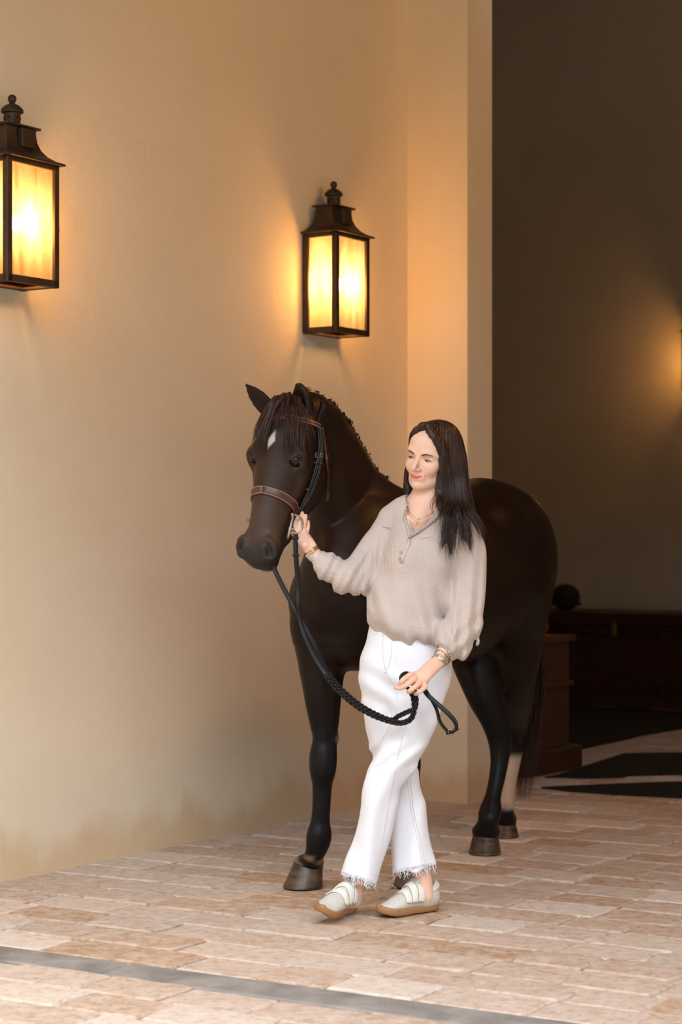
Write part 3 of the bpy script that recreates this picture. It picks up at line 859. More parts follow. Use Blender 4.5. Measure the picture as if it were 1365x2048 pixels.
from mathutils.bvhtree import BVHTree
def bvh_of(V, F): return BVHTree.FromPolygons([tuple(v) for v in V], [tuple(int(i) for i in f) for f in F])
HB = bvh_of(V_, F_)
def snap(bv, p, off=0.0, maxd=.3):
    r = bv.find_nearest(Vector(p), maxd)
    if r[0] is None: return np.array(p, float), np.array([0, -1., 0])
    n = np.array(r[1]); q = np.array(r[0]); return q + n * off, n
def hit(bv, px, py, off=0.0):
    """first point of a surface along the sight line through a photo pixel (used only to find where things touch)"""
    o = np.array([0, 0, CAMH]); d = unit(P(px, py, 1.0) - o)
    r = bv.ray_cast(Vector(o), Vector(d))
    if r[0] is None:
        r = bv.find_nearest(Vector(P(px, py, 6.93)), 1.0)
        return np.array(r[0]) + np.array(r[1]) * off, np.array(r[1])
    return np.array(r[0]) + np.array(r[1]) * off, np.array(r[1])

# eyes
M_eye = mat('dark_eye', (.010, .005, .004), .12, spec=.35)
for s in (-1, 1):
    ce, e_, t_, v_ = eye_frame(s)
    e = MB(); e.sphere(ce, (.0215, .0215, .0215), 24, 16); e.build('eye', M_eye, horse)
    # lashes
    e = MB()
    for k in range(14):
        a_ = k / 6.5 - 1; p0 = ce + t_ * a_ * .019 - v_ * (.0125 * (1 - a_ * a_)) + e_ * (.0255 - .008 * a_ * a_); e.tube([p0, p0 + e_ * .009 + v_ * .003, p0 + e_ * .014 + v_ * .009], [.0005, .0004, .0001], 4)
    o = e.build('eyelashes', mat('hair_black', (.01, .007, .006), .5), horse); o['kind'] = 'stuff'

# hooves
def hoof_mat():
    return mat('hoof_horn', (.020, .012, .008), .38, noise=(11, .9, (.10, .055, .028), (1, 1, 6)), bump=(40, .35, .003, (.3, .3, 6)))
def hoof(c, fwd, w, h, tilt=.35, name='hoof', patch=False):
    """c: centre of the ground face"""
    fwd = unit(fwd); sd = np.cross(fwd, Z); v = []; f = []; n = 28; lev = [(0, 1.04), (.04, 1.07), (.12, 1.04), (.3, .99), (.6, .91), (.88, .84), (.95, .86), (1, .82), (1.02, .5)]
    for (t, s) in lev:
        for k in range(n):
            a = 2 * math.pi * k / n; ca, sa = math.cos(a), math.sin(a)
            rx = w * .5 * s * sa; ry = w * .54 * s * ca
            if ca < -.5: ry += w * .10 * (-ca - .5) * (1 - abs(sa) * .6) * (1 if abs(sa) > .12 else .35)
            hh = h * t * (1.0 if ca > 0 else (1 - .42 * (-ca)))
            v.append(c + sd * rx + fwd * (ry - tilt * hh) + Z * hh)
    for i in range(len(lev) - 1):
        for k in range(n): f.append((i * n + k, i * n + (k + 1) % n, (i + 1) * n + (k + 1) % n, (i + 1) * n + k))
    f.append(tuple(range(n))[::-1]); f.append(tuple((len(lev) - 1) * n + k for k in range(n)))
    m = MB(); m.add(v, f); o = m.build(name, hoof_mat(), horse)
    return o
for c_, f_, w_, h_, t_ in HOOVES: hoof(c_, f_, w_, h_, t_)
# ---------------------------------------------------------------- horse hair
M_mane = mat('horse_hair', (.012, .006, .004), .42, spec=.35, noise=(60, .8, (.035, .014, .007), (1, 1, .2)))
M_forel = mat('forelock_hair', (.016, .007, .005), .45, spec=.35, noise=(70, .9, (.075, .026, .013), (1, 1, .15)))
def strand(B, pts, r0, n=4, taper=True):
    m = len(pts); B.tube(pts, [r0 * (1 if i == 0 else (1 - .9 * (i / (m - 1)) ** 2 if taper else 1)) for i in range(m)], n, cap=False)
def sm(a, it=3):
    a = np.array(a, float)
    for _ in range(it): a[1:-1] = .5 * a[1:-1] + .25 * (a[:-2] + a[2:])
    return a
def jit(s): return RNG.normal(size=3) * s
def forelock():
    B = MB()
    for i in range(430):
        u = RNG.random(); 
        r0 = np.array([548 + 58 * u, 797 - 8 * math.sin(u * math.pi) + RNG.normal() * 2])
        fan = (u - .45) * 1.9
        ex = 549 + fan * 56 + RNG.normal() * 8
        ex = max(ex, 504 + RNG.random() * 6); ln = RNG.uniform(.55, 1.0)
        ey = 800 + ln * (122 if abs(ex - 549) > 15 else 66)
        if ex < 512: ey = 800 + ln * 98
        pts = []; last = 6.9; lift = RNG.uniform(.004, .014)
        for t in (0, .12, .3, .5, .7, .86, 1):
            px = r0[0] + (ex - r0[0]) * (t ** .8); py = r0[1] + (ey - r0[1]) * t - 8 * math.sin(min(t * 4, 1) * math.pi)
            o = np.array([0, 0, CAMH]); r = HB.ray_cast(Vector(o), Vector(unit(P(px, py, 1.0) - o)))
            if r[0] is not None and r[0].y < 7.05:
                q = np.array(r[0]) + np.array(r[1]) * (lift + .006 * math.sin(t * math.pi)); last = q[1]
            else: q = P(px, py, last if t > 0 else 6.96)
            pts.append(q)
        pts = list(sm(pts, 2))
        strand(B, pts, RNG.uniform(.0010, .0019))
    o = B.build('forelock', M_forel, horse); o['kind'] = 'stuff'
forelock()
def mane():
    B = MB()
    line = catmull([P(612, 806, 7.06), P(634, 812, 7.09), P(655, 826, 7.13), P(688, 856, 7.22), P(722, 903, 7.34), P(752, 948, 7.44), P(772, 970, 7.50)], 10)
    for i in range(620):
        u = RNG.random() * (len(line) - 2); k = int(u); c = line[k] + (line[k + 1] - line[k]) * (u - k)
        s_, n_ = snap(HB, c, -.004)
        t_ = unit(line[k + 1] - line[k])
        up = unit(np.cross(t_, HL)); up = up if up[2] > 0 else -up
        L_ = RNG.uniform(.05, .12) * (1 - .25 * math.sin(u * .9) ** 2)
        side = -HL * RNG.uniform(.3, 1.0) + jit(.12)
        if u > 48: L_ *= 1.2
        h_ = .011 + .009 * math.sin(u * 1.1) * math.sin(u * .47)
        p0 = s_ + jit(.004); p1 = p0 + up * h_ + side * .012 + t_ * .006; p2 = p0 + up * h_ * .9 + side * .04 + t_ * .02; p3 = p2 + side * L_ * .3 - Z * L_ * .6 + t_ * .02
        strand(B, [p0, p0 * .4 + p1 * .6 + up * .004, p1, p2, p3], RNG.uniform(.0014, .0024))
    o = B.build('mane', M_mane, horse); o['kind'] = 'stuff'
mane()
def tail():
    B = MB(); dock = H(1.26, 0, 1.30)
    M_t = mat('tail_hair', (.010, .005, .004), .5, spec=.3, noise=(50, .9, (.06, .02, .010), (1, 1, .1)))
    for i in range(420):
        a = RNG.random() * 6.28; r = RNG.random() ** .5
        ox, oy = math.cos(a) * r, math.sin(a) * r
        lw = RNG.uniform(.8, 1.0) if RNG.random() > .3 else RNG.uniform(.5, .9)
        p = [dock + jit(.012), H(1.34, 0, 1.24), H(1.37, 0, 1.05), P(1056, 1330, 8.74), P(1050, 1440, 8.80), P(1043, 1540, 8.80), P(1040, 1618, 8.80)]
        w = [.01, .035, .055, .075, .085, .07, .055]
        q = [pp + np.array([ox * ww, oy * ww * .7, 0]) + jit(.004) for pp, ww in zip(p, w)]
        tot = catmull(q, 3); n = int(len(tot) * lw); strand(B, list(tot[:max(n, 5)]), RNG.uniform(.0018, .003))
    o = B.build('tail', M_t, horse); o['kind'] = 'stuff'
tail()

# ================================================================ BRIDLE
M_lea = mat('brown_leather', (.055, .020, .012), .38, spec=.5, noise=(30, .6, (.10, .04, .022)), bump=(200, .2, .001))
M_blk = mat('black_leather', (.008, .006, .006), .45, spec=.25, bump=(200, .2, .001))
M_thr = mat('tan_thread', (.45, .26, .15), .6)
M_ste = mat('brushed_steel', (.42, .36, .31), .35, 1.0)
def loc(p): 
    q = (np.array(p) - HP) @ HR; return np.array([q[0] / KX, q[1] / KW, q[2]])
def around(w0, w1, f0, f1, off, n=40, a0=0, a1=360):
    """curve round the head in the plane that is level across and passes (w0,f0) in front, (w1,f1) behind"""
    out = []; nrm = []
    c = K(0, (w0 + w1) / 2, (f0 + f1) / 2); e1 = unit(K(0, w0, f0) - K(0, w1, f1)); e2 = hx
    for i in range(n + 1):
        a = math.radians(a0 + (a1 - a0) * i / n); d = e1 * math.cos(a) + e2 * math.sin(a)
        r = HB.ray_cast(Vector(c + d * .22), Vector(-d))
        if r[0] is None: continue
        out.append(np.array(r[0]) + np.array(r[1]) * off); nrm.append(np.array(r[1]))
    return np.array(out), np.array(nrm)
def sm(a, it=3):
    a = np.array(a, float)
    for _ in range(it): a[1:-1] = .5 * a[1:-1] + .25 * (a[:-2] + a[2:])
    return a
bridle = empty('bridle', tuple(HP)); tag(bridle, 'brown leather bridle with pale stitching and steel bit on the horse\'s head', 'bridle')
def strap(name, pts, nrm, w, th, m, parent, edge=None):
    B = MB(); B.tube(list(pts), w, 12, flat=(np.array(nrm), th / w)); o = B.build(name, m, parent)
    if edge:
        for sgn in (-1, 1):
            t = np.gradient(np.array(pts), axis=0); t /= np.linalg.norm(t, axis=1)[:, None] + 1e-9
            b_ = np.cross(t, nrm); b_ /= np.linalg.norm(b_, axis=1)[:, None] + 1e-9
            E = MB(); E.tube(list(np.array(pts) + b_ * w * .72 * sgn + np.array(nrm) * (th * 1.02)), .0009, 6); E.build('edgework', edge, o)  # tan lines are thread; grey ones are a painted strap highlight
    return o
def vis(px, off):
    """strap points on the visible side of the head"""
    P_, N_ = [], []
    for (x, y) in px:
        p, n = hit(HB, x, y, off)
        if p is None: q = P(x, y, 6.93); p, n = snap(HB, q, off)
        P_.append(p); N_.append(n)
    return P_, N_
# noseband
A_, _ = hit(HB, 508, 984, 0); B_, _ = hit(HB, 588, 1018, 0)
print('nose', loc(A_), loc(B_))
la, lb = loc(A_), loc(B_)
sl = (lb[1] - la[1]) / (lb[2] - la[2] - 1e-6)
wf, wb = la[1] + sl * (.05 - la[2]), la[1] + sl * (-.15 - la[2])
pts, nr = around(wf, wb, .05, -.15, .004)
strap('noseband', sm(pts), sm(nr), .0165, .0042, M_lea, bridle, M_thr)
# browband
A_, _ = hit(HB, 596, 840, 0); B_, _ = hit(HB, 640, 855, 0)
la, lb = loc(A_), loc(B_); print('brow', la, lb)
sl = (lb[1] - la[1]) / (lb[2] - la[2] - 1e-6)
wf, wb = la[1] + sl * (.05 - la[2]), la[1] + sl * (-.10 - la[2])
pts, nr = around(wf, wb, .05, -.10, .005, 30, -100, 100)
strap('browband', sm(pts), sm(nr), .010, .0045, M_lea, bridle, M_thr)
# headpiece over the poll
cp = [P(640, 856, 6.93), P(638, 838, 6.97), P(632, 818, 7.02), P(620, 803, 7.06), P(603, 800, 7.08), P(580, 806, 7.06)]
pp, nn = zip(*[snap(HB, p, .004) for p in cp]); strap('headpiece', catmull(pp, 4), np.array([nn[min(i // 4, 5)] for i in range(21)]), .012, .004, M_blk, bridle)
M_edge = mat('grey_highlight_line', (.085, .09, .10), .35)  # pale grey lines stand in for the highlight along the black straps
def cheek(name, px, w, m, off=.006):
    p, n = vis(px, off); p = sm(catmull(p, 4), 2); n = sm(np.array([n[min(i // 4, len(n) - 1)] for i in range(len(p))]), 3); return strap(name, p, n, w, .003, m, bridle, M_edge if m is M_blk else None)
cheek('cheekpiece', [(634, 850), (635, 880), (634, 910), (626, 945), (614, 980), (603, 1005), (597, 1030)], .0065, M_blk, .007)
cheek('noseband_strap', [(637, 852), (641, 880), (640, 912), (634, 945), (620, 985), (604, 1010), (592, 1022)], .0055, M_blk, .005)
cheek('throatlatch', [(642, 855), (647, 880), (650, 915), (654, 945), (657, 975), (655, 1000)], .006, M_lea, .006)
for (px, py, w) in ((629, 910, 1), (639, 910, 1), (649, 913, .8)):
    p, n = hit(HB, px, py, .011); t = unit(np.array([.25, 0, 1])); b_ = unit(np.cross(t, n)); B = MB()
    c4 = [p + b_ * .008 * sx * w + t * .008 * sy for sx, sy in ((-1, -1), (1, -1), (1, 1), (-1, 1))]
    B.tube(c4 + [c4[0]], .0014, 6); B.tube([p - b_ * .008 * w, p + b_ * .007 * w + n * .002], .0011, 6); B.build('buckle', M_ste, bridle)
for (px, py) in ((629, 926), (638, 927), (612, 978), (631, 955)):
    p, n = hit(HB, px, py, .008); t = unit(np.array([.3, 0, 1])); b_ = unit(np.cross(t, n)); B = MB()
    B.bbox(p, b_ * .009, t * .003, n * .005, .001); B.build('keeper', M_lea, bridle)
# far cheekpiece, mirrored, so that the bridle is whole from the other side
far = []
for i in range(7):
    q = loc(vis([[(634, 850), (635, 880), (634, 910), (626, 945), (614, 980), (603, 1005), (597, 1030)][i]], 0)[0][0]); s_, n_ = snap(HB, K(-abs(q[0]), q[1], q[2]), .006); far.append((s_, n_))
strap('cheekpiece', catmull([f[0] for f in far], 4), np.array([far[min(i // 4, 6)][1] for i in range(25)]), .0065, .003, M_blk, bridle)

# bit: loose ring with cheek bar
BC = P(589, 1049, 6.86)
s_, n_ = snap(HB, P(583, 1050, 6.88), .012); BC = P(590, 1049, s_[1] - .004)
bn = unit(np.array([.35, -.93, 0])); bu = unit(np.array([.28, 0, 1]) - bn * (np.array([.28, 0, 1]) @ bn)); bs = np.cross(bu, bn); bs = bs if bs[0] > 0 else -bs
ring = MB(); R_ = .031
ring.tube([BC + bs * R_ * math.cos(a) * .92 + bu * R_ * 1.05 * math.sin(a) for a in np.linspace(-1.9, 1.9, 28)], .0034, 10)
ring.build('bit_ring', M_ste, bridle)
bar = MB(); c0 = BC - bs * R_ * .42
bar.tube([c0 + bu * .036 - bs * .007, c0 + bu * .030 - bs * .004, c0 + bu * .02, c0, c0 - bu * .02, c0 - bu * .045, c0 - bu * .056 - bs * .0], [.0045, .0055, .0048, .0042, .006, .0055, .003], 10)
bar.tube([c0 - bu * .020 - bs * .006, c0 - bu * .018 - bs * .003, c0 - bu * .019 + bs * .010, c0 - bu * .026 + bs * .022], [.0035, .006, .005, .0035], 10)
bar.build('bit_cheek', M_ste, bridle)
mp_ = MB(); m0 = BC - bs * .012; ml = loc(m0); m0 = m0 - hx * .040 - hf * .015; mp_.tube([m0, K(ml[0] * .5, ml[1], ml[2]), K(-ml[0] * .5, ml[1], ml[2]), K(-ml[0], ml[1], ml[2])], .006, 10); mp_.build('mouthpiece', M_ste, bridle)
ring2 = MB(); rc, _n = snap(HB, K(-abs(ml[0]), ml[1], ml[2] - .02), .005); rc = rc - hf * .045 + hx * .014; ring2.tube([rc + hw * R_ * math.cos(a) + hf * R_ * math.sin(a) for a in np.linspace(0, 6.28, 24)], .0034, 8, closed=False); ring2.build('bit_ring', M_ste, bridle)

# ================================================================ REINS
reins = empty('reins', tuple(P(595, 1070, 6.84))); tag(reins, 'black leather reins, plaited towards the buckle end, running from bit to hand', 'reins')
dB = BC[1]
near = catmull([P(592, 1068, dB - .01), P(591.5, 1090, dB - .015), P(593, 1122, dB - .02), P(596, 1160, dB - .02), P(597.5, 1200, dB - .03), P(601, 1240, 6.81), P(613, 1278, 6.78), P(634, 1320, 6.74), P(658, 1357, 6.71)], 6)
farr = catmull([rc, P(540, 1112, 6.90), P(549, 1138, 6.88), P(567, 1175, 6.87), P(586, 1210, 6.86), P(608, 1248, 6.84), P(632, 1292, 6.80), P(648, 1330, 6.75), P(664, 1362, 6.71)], 6)
side_n = unit(np.array([.25, -.95, .1]))
B = MB(); B.tube(list(near), .0085, 12, flat=(side_n, .32)); ra = B.build('rein', M_blk, reins)
B = MB(); B.tube(list(farr), .0085, 12, flat=(side_n, .32)); B.build('rein', M_blk, reins)
for i in (2, 9):
    B = MB(); p = near[i * 1 + 1]; B.bbox(p, np.array([.011, 0, 0]), np.array([0, .005, 0]), np.array([0, 0, .005]), .001); B.build('keeper', M_blk, reins)
def plait(path, r, name, parent, turns=60.0, flat=1.0):
    """three strand plait along a path"""
    path = np.array(path); seg = np.linalg.norm(np.diff(path, axis=0), axis=1); cum = np.concatenate([[0], np.cumsum(seg)]); n = int(cum[-1] / .004)
    L_ = np.linspace(0, cum[-1], n); c = np.stack([np.interp(L_, cum, path[:, k]) for k in range(3)], 1)
    t = np.gradient(c, axis=0); t /= np.linalg.norm(t, axis=1)[:, None]
    nn = side_n - t * (t @ side_n)[:, None]; nn /= np.linalg.norm(nn, axis=1)[:, None]; bb = np.cross(t, nn)
    for k in range(3):
        ph = L_ * turns * 2 + k * 2 * math.pi / 3
        q = c + bb * (np.sin(ph) * r)[:, None] + nn * (np.sin(2 * ph) * r * .42)[:, None]
        B = MB(); B.tube(list(q), r * .66, 6); B.build(name, M_blk, parent)
hd = 6.60
pl1 = catmull([P(652, 1350, 6.715), P(668, 1372, 6.70), P(690, 1393, 6.68), P(715, 1413, 6.67), P(745, 1430, 6.66), P(775, 1441, 6.65), P(800, 1446, 6.63), P(820, 1440, 6.61), P(828, 1425, 6.60), P(829, 1405, 6.60), P(825, 1388, 6.60), P(818, 1378, 6.61)], 8)
pl2 = catmull([P(656, 1346, 6.72), P(674, 1369, 6.705), P(696, 1390, 6.69), P(722, 1411, 6.675), P(752, 1428, 6.665), P(783, 1440, 6.655), P(798, 1432, 6.64), P(815, 1424, 6.62), P(830, 1417, 6.61), P(833, 1402, 6.60), P(832, 1390, 6.60), P(828, 1378, 6.61)], 8)
plait(pl1, .0062, 'plait_strand', reins, 62)
plait(pl2, .0055, 'plait_strand', reins, 66)
# loop over the index finger, and the buckled end hanging below the hand
lp = catmull([P(818, 1378, 6.61), P(812, 1372, 6.60), P(803, 1362, 6.555), P(803, 1352, 6.555), P(812, 1346, 6.57), P(822, 1350, 6.60), P(838, 1366, 6.64), P(850, 1380, 6.61)], 6)
B = MB(); B.tube(list(lp), .0058, 10, flat=(side_n, .45)); B.build('rein_loop', M_blk, reins)
tl = catmull([P(846, 1376, 6.62), P(858, 1392, 6.60), P(878, 1410, 6.59), P(898, 1428, 6.58), P(911, 1444, 6.575), P(913, 1456, 6.575), P(905, 1464, 6.575)], 8)
B = MB(); B.tube(list(tl), .0078, 10, flat=(unit(np.array([-.6, -.5, .7])), .38)); B.build('rein_end', M_blk, reins)
tl = catmull([P(852, 1380, 6.63), P(864, 1400, 6.62), P(874, 1420, 6.61), P(880, 1442, 6.60), P(890, 1457, 6.59), P(900, 1464, 6.58)], 8)
B = MB(); B.tube(list(tl), .0078, 10, flat=(unit(np.array([.6, -.5, .5])), .38)); B.build('rein_end', M_blk, reins)
B = MB(); p = P(902, 1465, 6.573); B.tube([P(893, 1466, 6.57), P(905, 1464, 6.565), P(917, 1456, 6.565)], .006, 8, flat=(side_n, .5)); B.build('buckle_tab', M_blk, reins)
B = MB(); c4 = [P(897, 1459, 6.565), P(907, 1459, 6.565), P(907, 1471, 6.565), P(897, 1471, 6.565)]; B.tube(c4 + [c4[0]], .0012, 6); B.build('rein_buckle', M_ste, reins)
# ================================================================ WOMAN
person = empty('person', tuple(P(760, 1838, 6.80) * np.array([1, 1, 0])))
tag(person, 'long-haired woman in beige gauze blouse and white cropped jeans, holding the reins', 'person')
skinc = np.array([.78, .49, .37])
# ---- head frame
yaw, pitch, roll = math.radians(34), math.radians(6), math.radians(12)
_f = np.array([-math.sin(yaw), -math.cos(yaw), 0.0]); _l = np.array([math.cos(yaw), -math.sin(yaw), 0.0])
_f = unit(_f * math.cos(pitch) - Z * math.sin(pitch)); _u = unit(np.cross(_l, -_f)); _u = _u if _u[2] > 0 else -_u
ex_ = _l * math.cos(roll) - _u * math.sin(roll); ez_ = _u * math.cos(roll) + _l * math.sin(roll); ey_ = _f
WR = np.stack([ex_, ey_, ez_], 1)
WC = P(863, 914, 6.84)
def G(x, y, z): return WC + x * ex_ + y * ey_ + z * ez_
# torso directions
tl_ = unit(np.array([.93, -.36, 0])); tf_ = unit(np.array([-.36, -.93, 0]))
TR = np.stack([tl_, tf_, Z], 1)

def hand(b, wrist, palm, fingers, thumb, nrm, rw=.021, rp=.026):
    b.chain([wrist] + palm, [rw] + [rp] * (len(palm) - 1) + [rp * .8], .012, ax=nrm, q=[.8] + [.5] * len(palm), sub=6)
    for (pts, r) in fingers:
        b.chain([palm[-1] * .35 + pts[0] * .65] + list(pts), [r * 1.15, r * 1.12, r, r * .93, r * .78][:len(pts) + 1], .005, sub=6)
    b.chain(thumb[0], [thumb[1] * 1.5, thumb[1] * 1.1, thumb[1], thumb[1] * .8][:len(thumb[0])], .008, sub=6)

def build_woman_body():
    b = Body()
    # skull and face
    b.ell(G(0, -.018, .038), (.071, .090, .078), WR, .01)
    b.ell(G(0, .020, .000), (.062, .066, .085), WR, .03)
    b.ell(G(0, .034, -.048), (.047, .044, .046), WR, .03)
    b.ell(G(0, .048, .048), (.050, .036, .045), WR, .03)                      # forehead
    b.chain([G(-.057, -.005, -.030), G(-.050, .012, -.066), G(-.024, .056, -.088), G(0, .068, -.092), G(.024, .056, -.088), G(.050, .012, -.066), G(.057, -.005, -.030)], [.014, .015, .014, .014, .014, .015, .014], .025)
    b.ell(G(0, .073, -.089), (.016, .014, .014), WR, .015)
    for s in (-1, 1):
        b.ell(G(s * .038, .062, -.030), (.021, .018, .020), WR, .018)         # smiling cheeks
        b.ell(G(s * .050, .040, -.014), (.014, .018, .012), WR, .014)
        b.chain([G(s * .054, .052, .016), G(s * .040, .074, .024), G(s * .018, .084, .019)], [.008, .008, .006], .014)
    # nose
    b.chain([G(0, .083, .012), G(0, .092, -.006), G(0, .103, -.024), G(0, .108, -.033)], [.0065, .0062, .0080, .0085], .010)
    b.ell(G(0, .094, -.038), (.010, .010, .005), WR, .006)
    for s in (-1, 1):
        b.ell(G(s * .0125, .092, -.034), (.0065, .0095, .0065), WR, .005)
        b.ell(G(s * .0068, .098, -.0425), (.0032, .0045, .0024), WR, .002, op='-')
        b.ell(G(s * .033, .088, .002), (.017, .013, .0100), WR, .012, op='-')      # socket
        b.ell(G(s * .033, .064, .0005), (.0150, .0150, .0140), WR, .004)           # lids over the eyeball
        b.ell(G(s * .033, .0795, -.0012), (.0115, .0070, .0034), WR, .0015, op='-') # narrow eye opening
    # mouth: closed smile
    b.ell(G(0, .076, -.062), (.027, .014, .016), WR, .012)
    b.chain([G(-.026, .071, -.0545), G(-.012, .0865, -.0600), G(-.004, .0905, -.0592), G(0, .0900, -.0600), G(.004, .0905, -.0592), G(.012, .0865, -.0600), G(.026, .071, -.0545)], [.0018, .0038, .0040, .0038, .0040, .0038, .0018], .004)
    b.chain([G(-.022, .073, -.0600), G(-.010, .0860, -.0680), G(0, .0885, -.0695), G(.010, .0860, -.0680), G(.022, .073, -.0600)], [.002, .0046, .0052, .0046, .002], .004)
    b.chain([G(-.027, .076, -.0555), G(-.012, .0915, -.0632), G(0, .0955, -.0640), G(.012, .0915, -.0632), G(.027, .076, -.0555)], [.0010, .0013, .0013, .0013, .0010], .0025, op='-')
    for s in (-1, 1):
        b.ell(G(s * .029, .070, -.0540), (.003, .004, .004), WR, .004, op='-')
        e = G(s * .070, -.010, -.010); b.ell(e, (.006, .017, .030), WR, .006); b.ell(e + ex_ * s * .005 + ey_ * .003, (.004, .010, .020), WR, .004, op='-')
    # neck and chest
    nb = P(848, 1016, 6.87)
    b.chain([G(0, -.020, -.030), G(0, -.012, -.080), P(853, 995, 6.865), nb], [.050, .050, .051, .056], .02, sub=8)
    b.chain([P(868, 985, 6.825), P(843, 1024, 6.815)], [.008, .006], .03)        # neck tendon
    b.chain([P(846, 1035, 6.88), P(838, 1100, 6.88), P(826, 1180, 6.87), P(814, 1240, 6.86), P(810, 1320, 6.86)], [.066, .080, .074, .072, .082], .05, ax=tl_, q=[1.6, 1.4, 1.35, 1.35, 1.35], sub=6)
    b.chain([P(795, 1042, 6.89), P(846, 1028, 6.86), P(912, 1048, 6.83)], [.024, .036, .026], .03)
    b.ell(P(826, 1048, 6.815), (.045, .022, .035), TR, .03)
    b.chain([P(815, 1034, 6.800), P(829, 1043, 6.792), P(836, 1044, 6.792), P(862, 1034, 6.800)], [.004, .0045, .0045, .004], .014)   # collar bones
    # arms
    b.chain([P(790, 1048, 6.90), P(762, 1080, 6.895), P(735, 1118, 6.88), P(706, 1153, 6.86), P(678, 1144, 6.84), P(652, 1130, 6.835), P(632, 1112, 6.83)], [.030, .032, .031, .031, .030, .026, .022], .02)
    b.chain([P(922, 1058, 6.82), P(936, 1110, 6.80), P(938, 1170, 6.80), P(932, 1215, 6.79), P(914, 1262, 6.745), P(884, 1312, 6.66)], [.030, .034, .033, .032, .028, .022], .02)
    # legs, ankles
    b.chain([P(775, 1340, 6.88), P(770, 1400, 6.88), P(779, 1450, 6.89), P(787, 1505, 6.90), P(802, 1555, 6.905), P(815, 1605, 6.90), P(824, 1665, 6.89), P(836, 1725, 6.88), P(846, 1755, 6.868), P(850, 1792, 6.865)], [.060, .058, .055, .050, .044, .042, .042, .036, .030, .031], .03)
    b.chain([P(848, 1340, 6.845), P(838, 1395, 6.81), P(820, 1455, 6.775), P(799, 1508, 6.755), P(773, 1561, 6.755), P(761, 1597, 6.765), P(752, 1643, 6.775), P(738, 1701, 6.785), P(722, 1748, 6.79), P(712, 1770, 6.80), P(706, 1800, 6.81)], [.060, .058, .055, .050, .044, .042, .042, .040, .034, .030, .031], .03)
    # left hand with the reins
    q = lambda x, y, d: P(x, y, d)
    hand(b, q(881, 1320, 6.655), [q(866, 1333, 6.63), q(849, 1349, 6.60), q(836, 1361, 6.59)],
         [([q(822, 1350, 6.575), q(805, 1361, 6.552), q(802, 1371, 6.570), q(811, 1374, 6.592)], .0086),
          ([q(828, 1359, 6.570), q(815, 1369, 6.552), q(802, 1376, 6.560), q(791, 1374.5, 6.572)], .0080),
          ([q(838, 1368, 6.572), q(824, 1379, 6.552), q(818, 1384, 6.572), q(826, 1383, 6.596)], .0082),
          ([q(850, 1374, 6.580), q(839, 1384, 6.565), q(832, 1388, 6.580), q(838, 1386, 6.60)], .0078)],
         ([q(862, 1334, 6.655), q(842, 1344, 6.640), q(824, 1352, 6.625), q(812, 1357, 6.610)], .0095), unit(np.array([-.25, -.93, .25])))
    kk = unit(q(850, 1374, 6.585) - q(822, 1350, 6.575)); nn_ = unit(np.array([-.25, -.93, .25])); nn_ = unit(nn_ - kk * (nn_ @ kk))
    b.ell(q(838, 1360, 6.592), (.032, .0115, .028), np.stack([kk, nn_, np.cross(kk, nn_)], 1), .012)
    for (x, y) in ((822, 1350), (829, 1358), (839, 1367), (850, 1373)):
        b.ell(q(x, y, 6.572 if x < 845 else 6.58), (.0085, .0085, .0085), None, .006)
    # right hand cupping the horse's jaw
    jd = BC[1] + .035
    hand(b, q(629, 1108, 6.835), [q(618, 1092, 6.84), q(608, 1078, jd - .02), q(602, 1068, jd - .015)],
         [([q(593, 1062, jd - .02), q(591, 1050, jd - .012), q(594, 1040, jd - .0), q(597, 1033, jd + .01)], .0078),
          ([q(599, 1060, jd - .02), q(600, 1046, jd - .015), q(603, 1034, jd - .005), q(605, 1026, jd + .005)], .0080),
          ([q(606, 1063, jd - .015), q(609, 1049, jd - .012), q(611, 1038, jd - .008), q(612, 1031, jd - .002)], .0076),
          ([q(612, 1070, jd - .01), q(616, 1058, jd - .005), q(617, 1049, jd), q(617, 1043, jd + .005)], .0068)],
         ([q(612, 1090, 6.83), q(598, 1078, jd - .03), q(588, 1068, jd - .03), q(581, 1060, jd - .02)], .0092), unit(np.array([-.2, -.97, 0])))
    V, F = b.mesh(.0024 if not DEV else .005, 2)
    V, F = V, F
    col = np.tile(skinc, (len(V), 1)); L_ = (V - WC) @ WR; hd = np.linalg.norm(L_, axis=1) < .16
    def blob(c, r, k, rgb, m=hd):
        t = k * np.exp(-(((L_ - np.array(c)) / np.array(r)) ** 2).sum(1)) * m
        nonlocal col; col = col * (1 - t[:, None]) + t[:, None] * np.array(rgb)
    for s in (-1, 1):
        blob((s * .045, .055, -.034), (.018, .03, .016), .55, (.70, .27, .19))
        blob((s * .033, .08, .012), (.016, .02, .006), .35, (.45, .24, .18))
        blob((s * .029, .072, -.055), (.004, .008, .004), .5, (.40, .12, .09))
    blob((0, .105, -.036), (.013, .02, .010), .35, (.68, .28, .21))
    lz = -.0635 - .0 * L_[:, 0]; zc = L_[:, 2] + .0632 - 12.0 * L_[:, 0] ** 2
    t = (np.abs(L_[:, 0]) < .0255) * (L_[:, 1] > .066) * smooth01(.0074 * np.sqrt(np.clip(1 - (L_[:, 0] / .025) ** 2, 0, 1)) + .0002 - np.abs(zc), 0, .0018) * hd
    col = col * (1 - t[:, None]) + t[:, None] * np.array([.58, .13, .10])
    # knuckles a little redder
    for c in (P(825, 1355, 6.57), P(803, 1366, 6.56), P(840, 1370, 6.57), P(791, 1375, 6.57), P(612, 1032, jd)):
        t = .4 * np.exp(-(np.linalg.norm(V - c, axis=1) / .014) ** 2); col = col * (1 - t[:, None]) + t[:, None] * np.array([.70, .30, .20])
    return V, F, col
V_, F_, col_ = build_woman_body()
print('woman quads', len(F_))
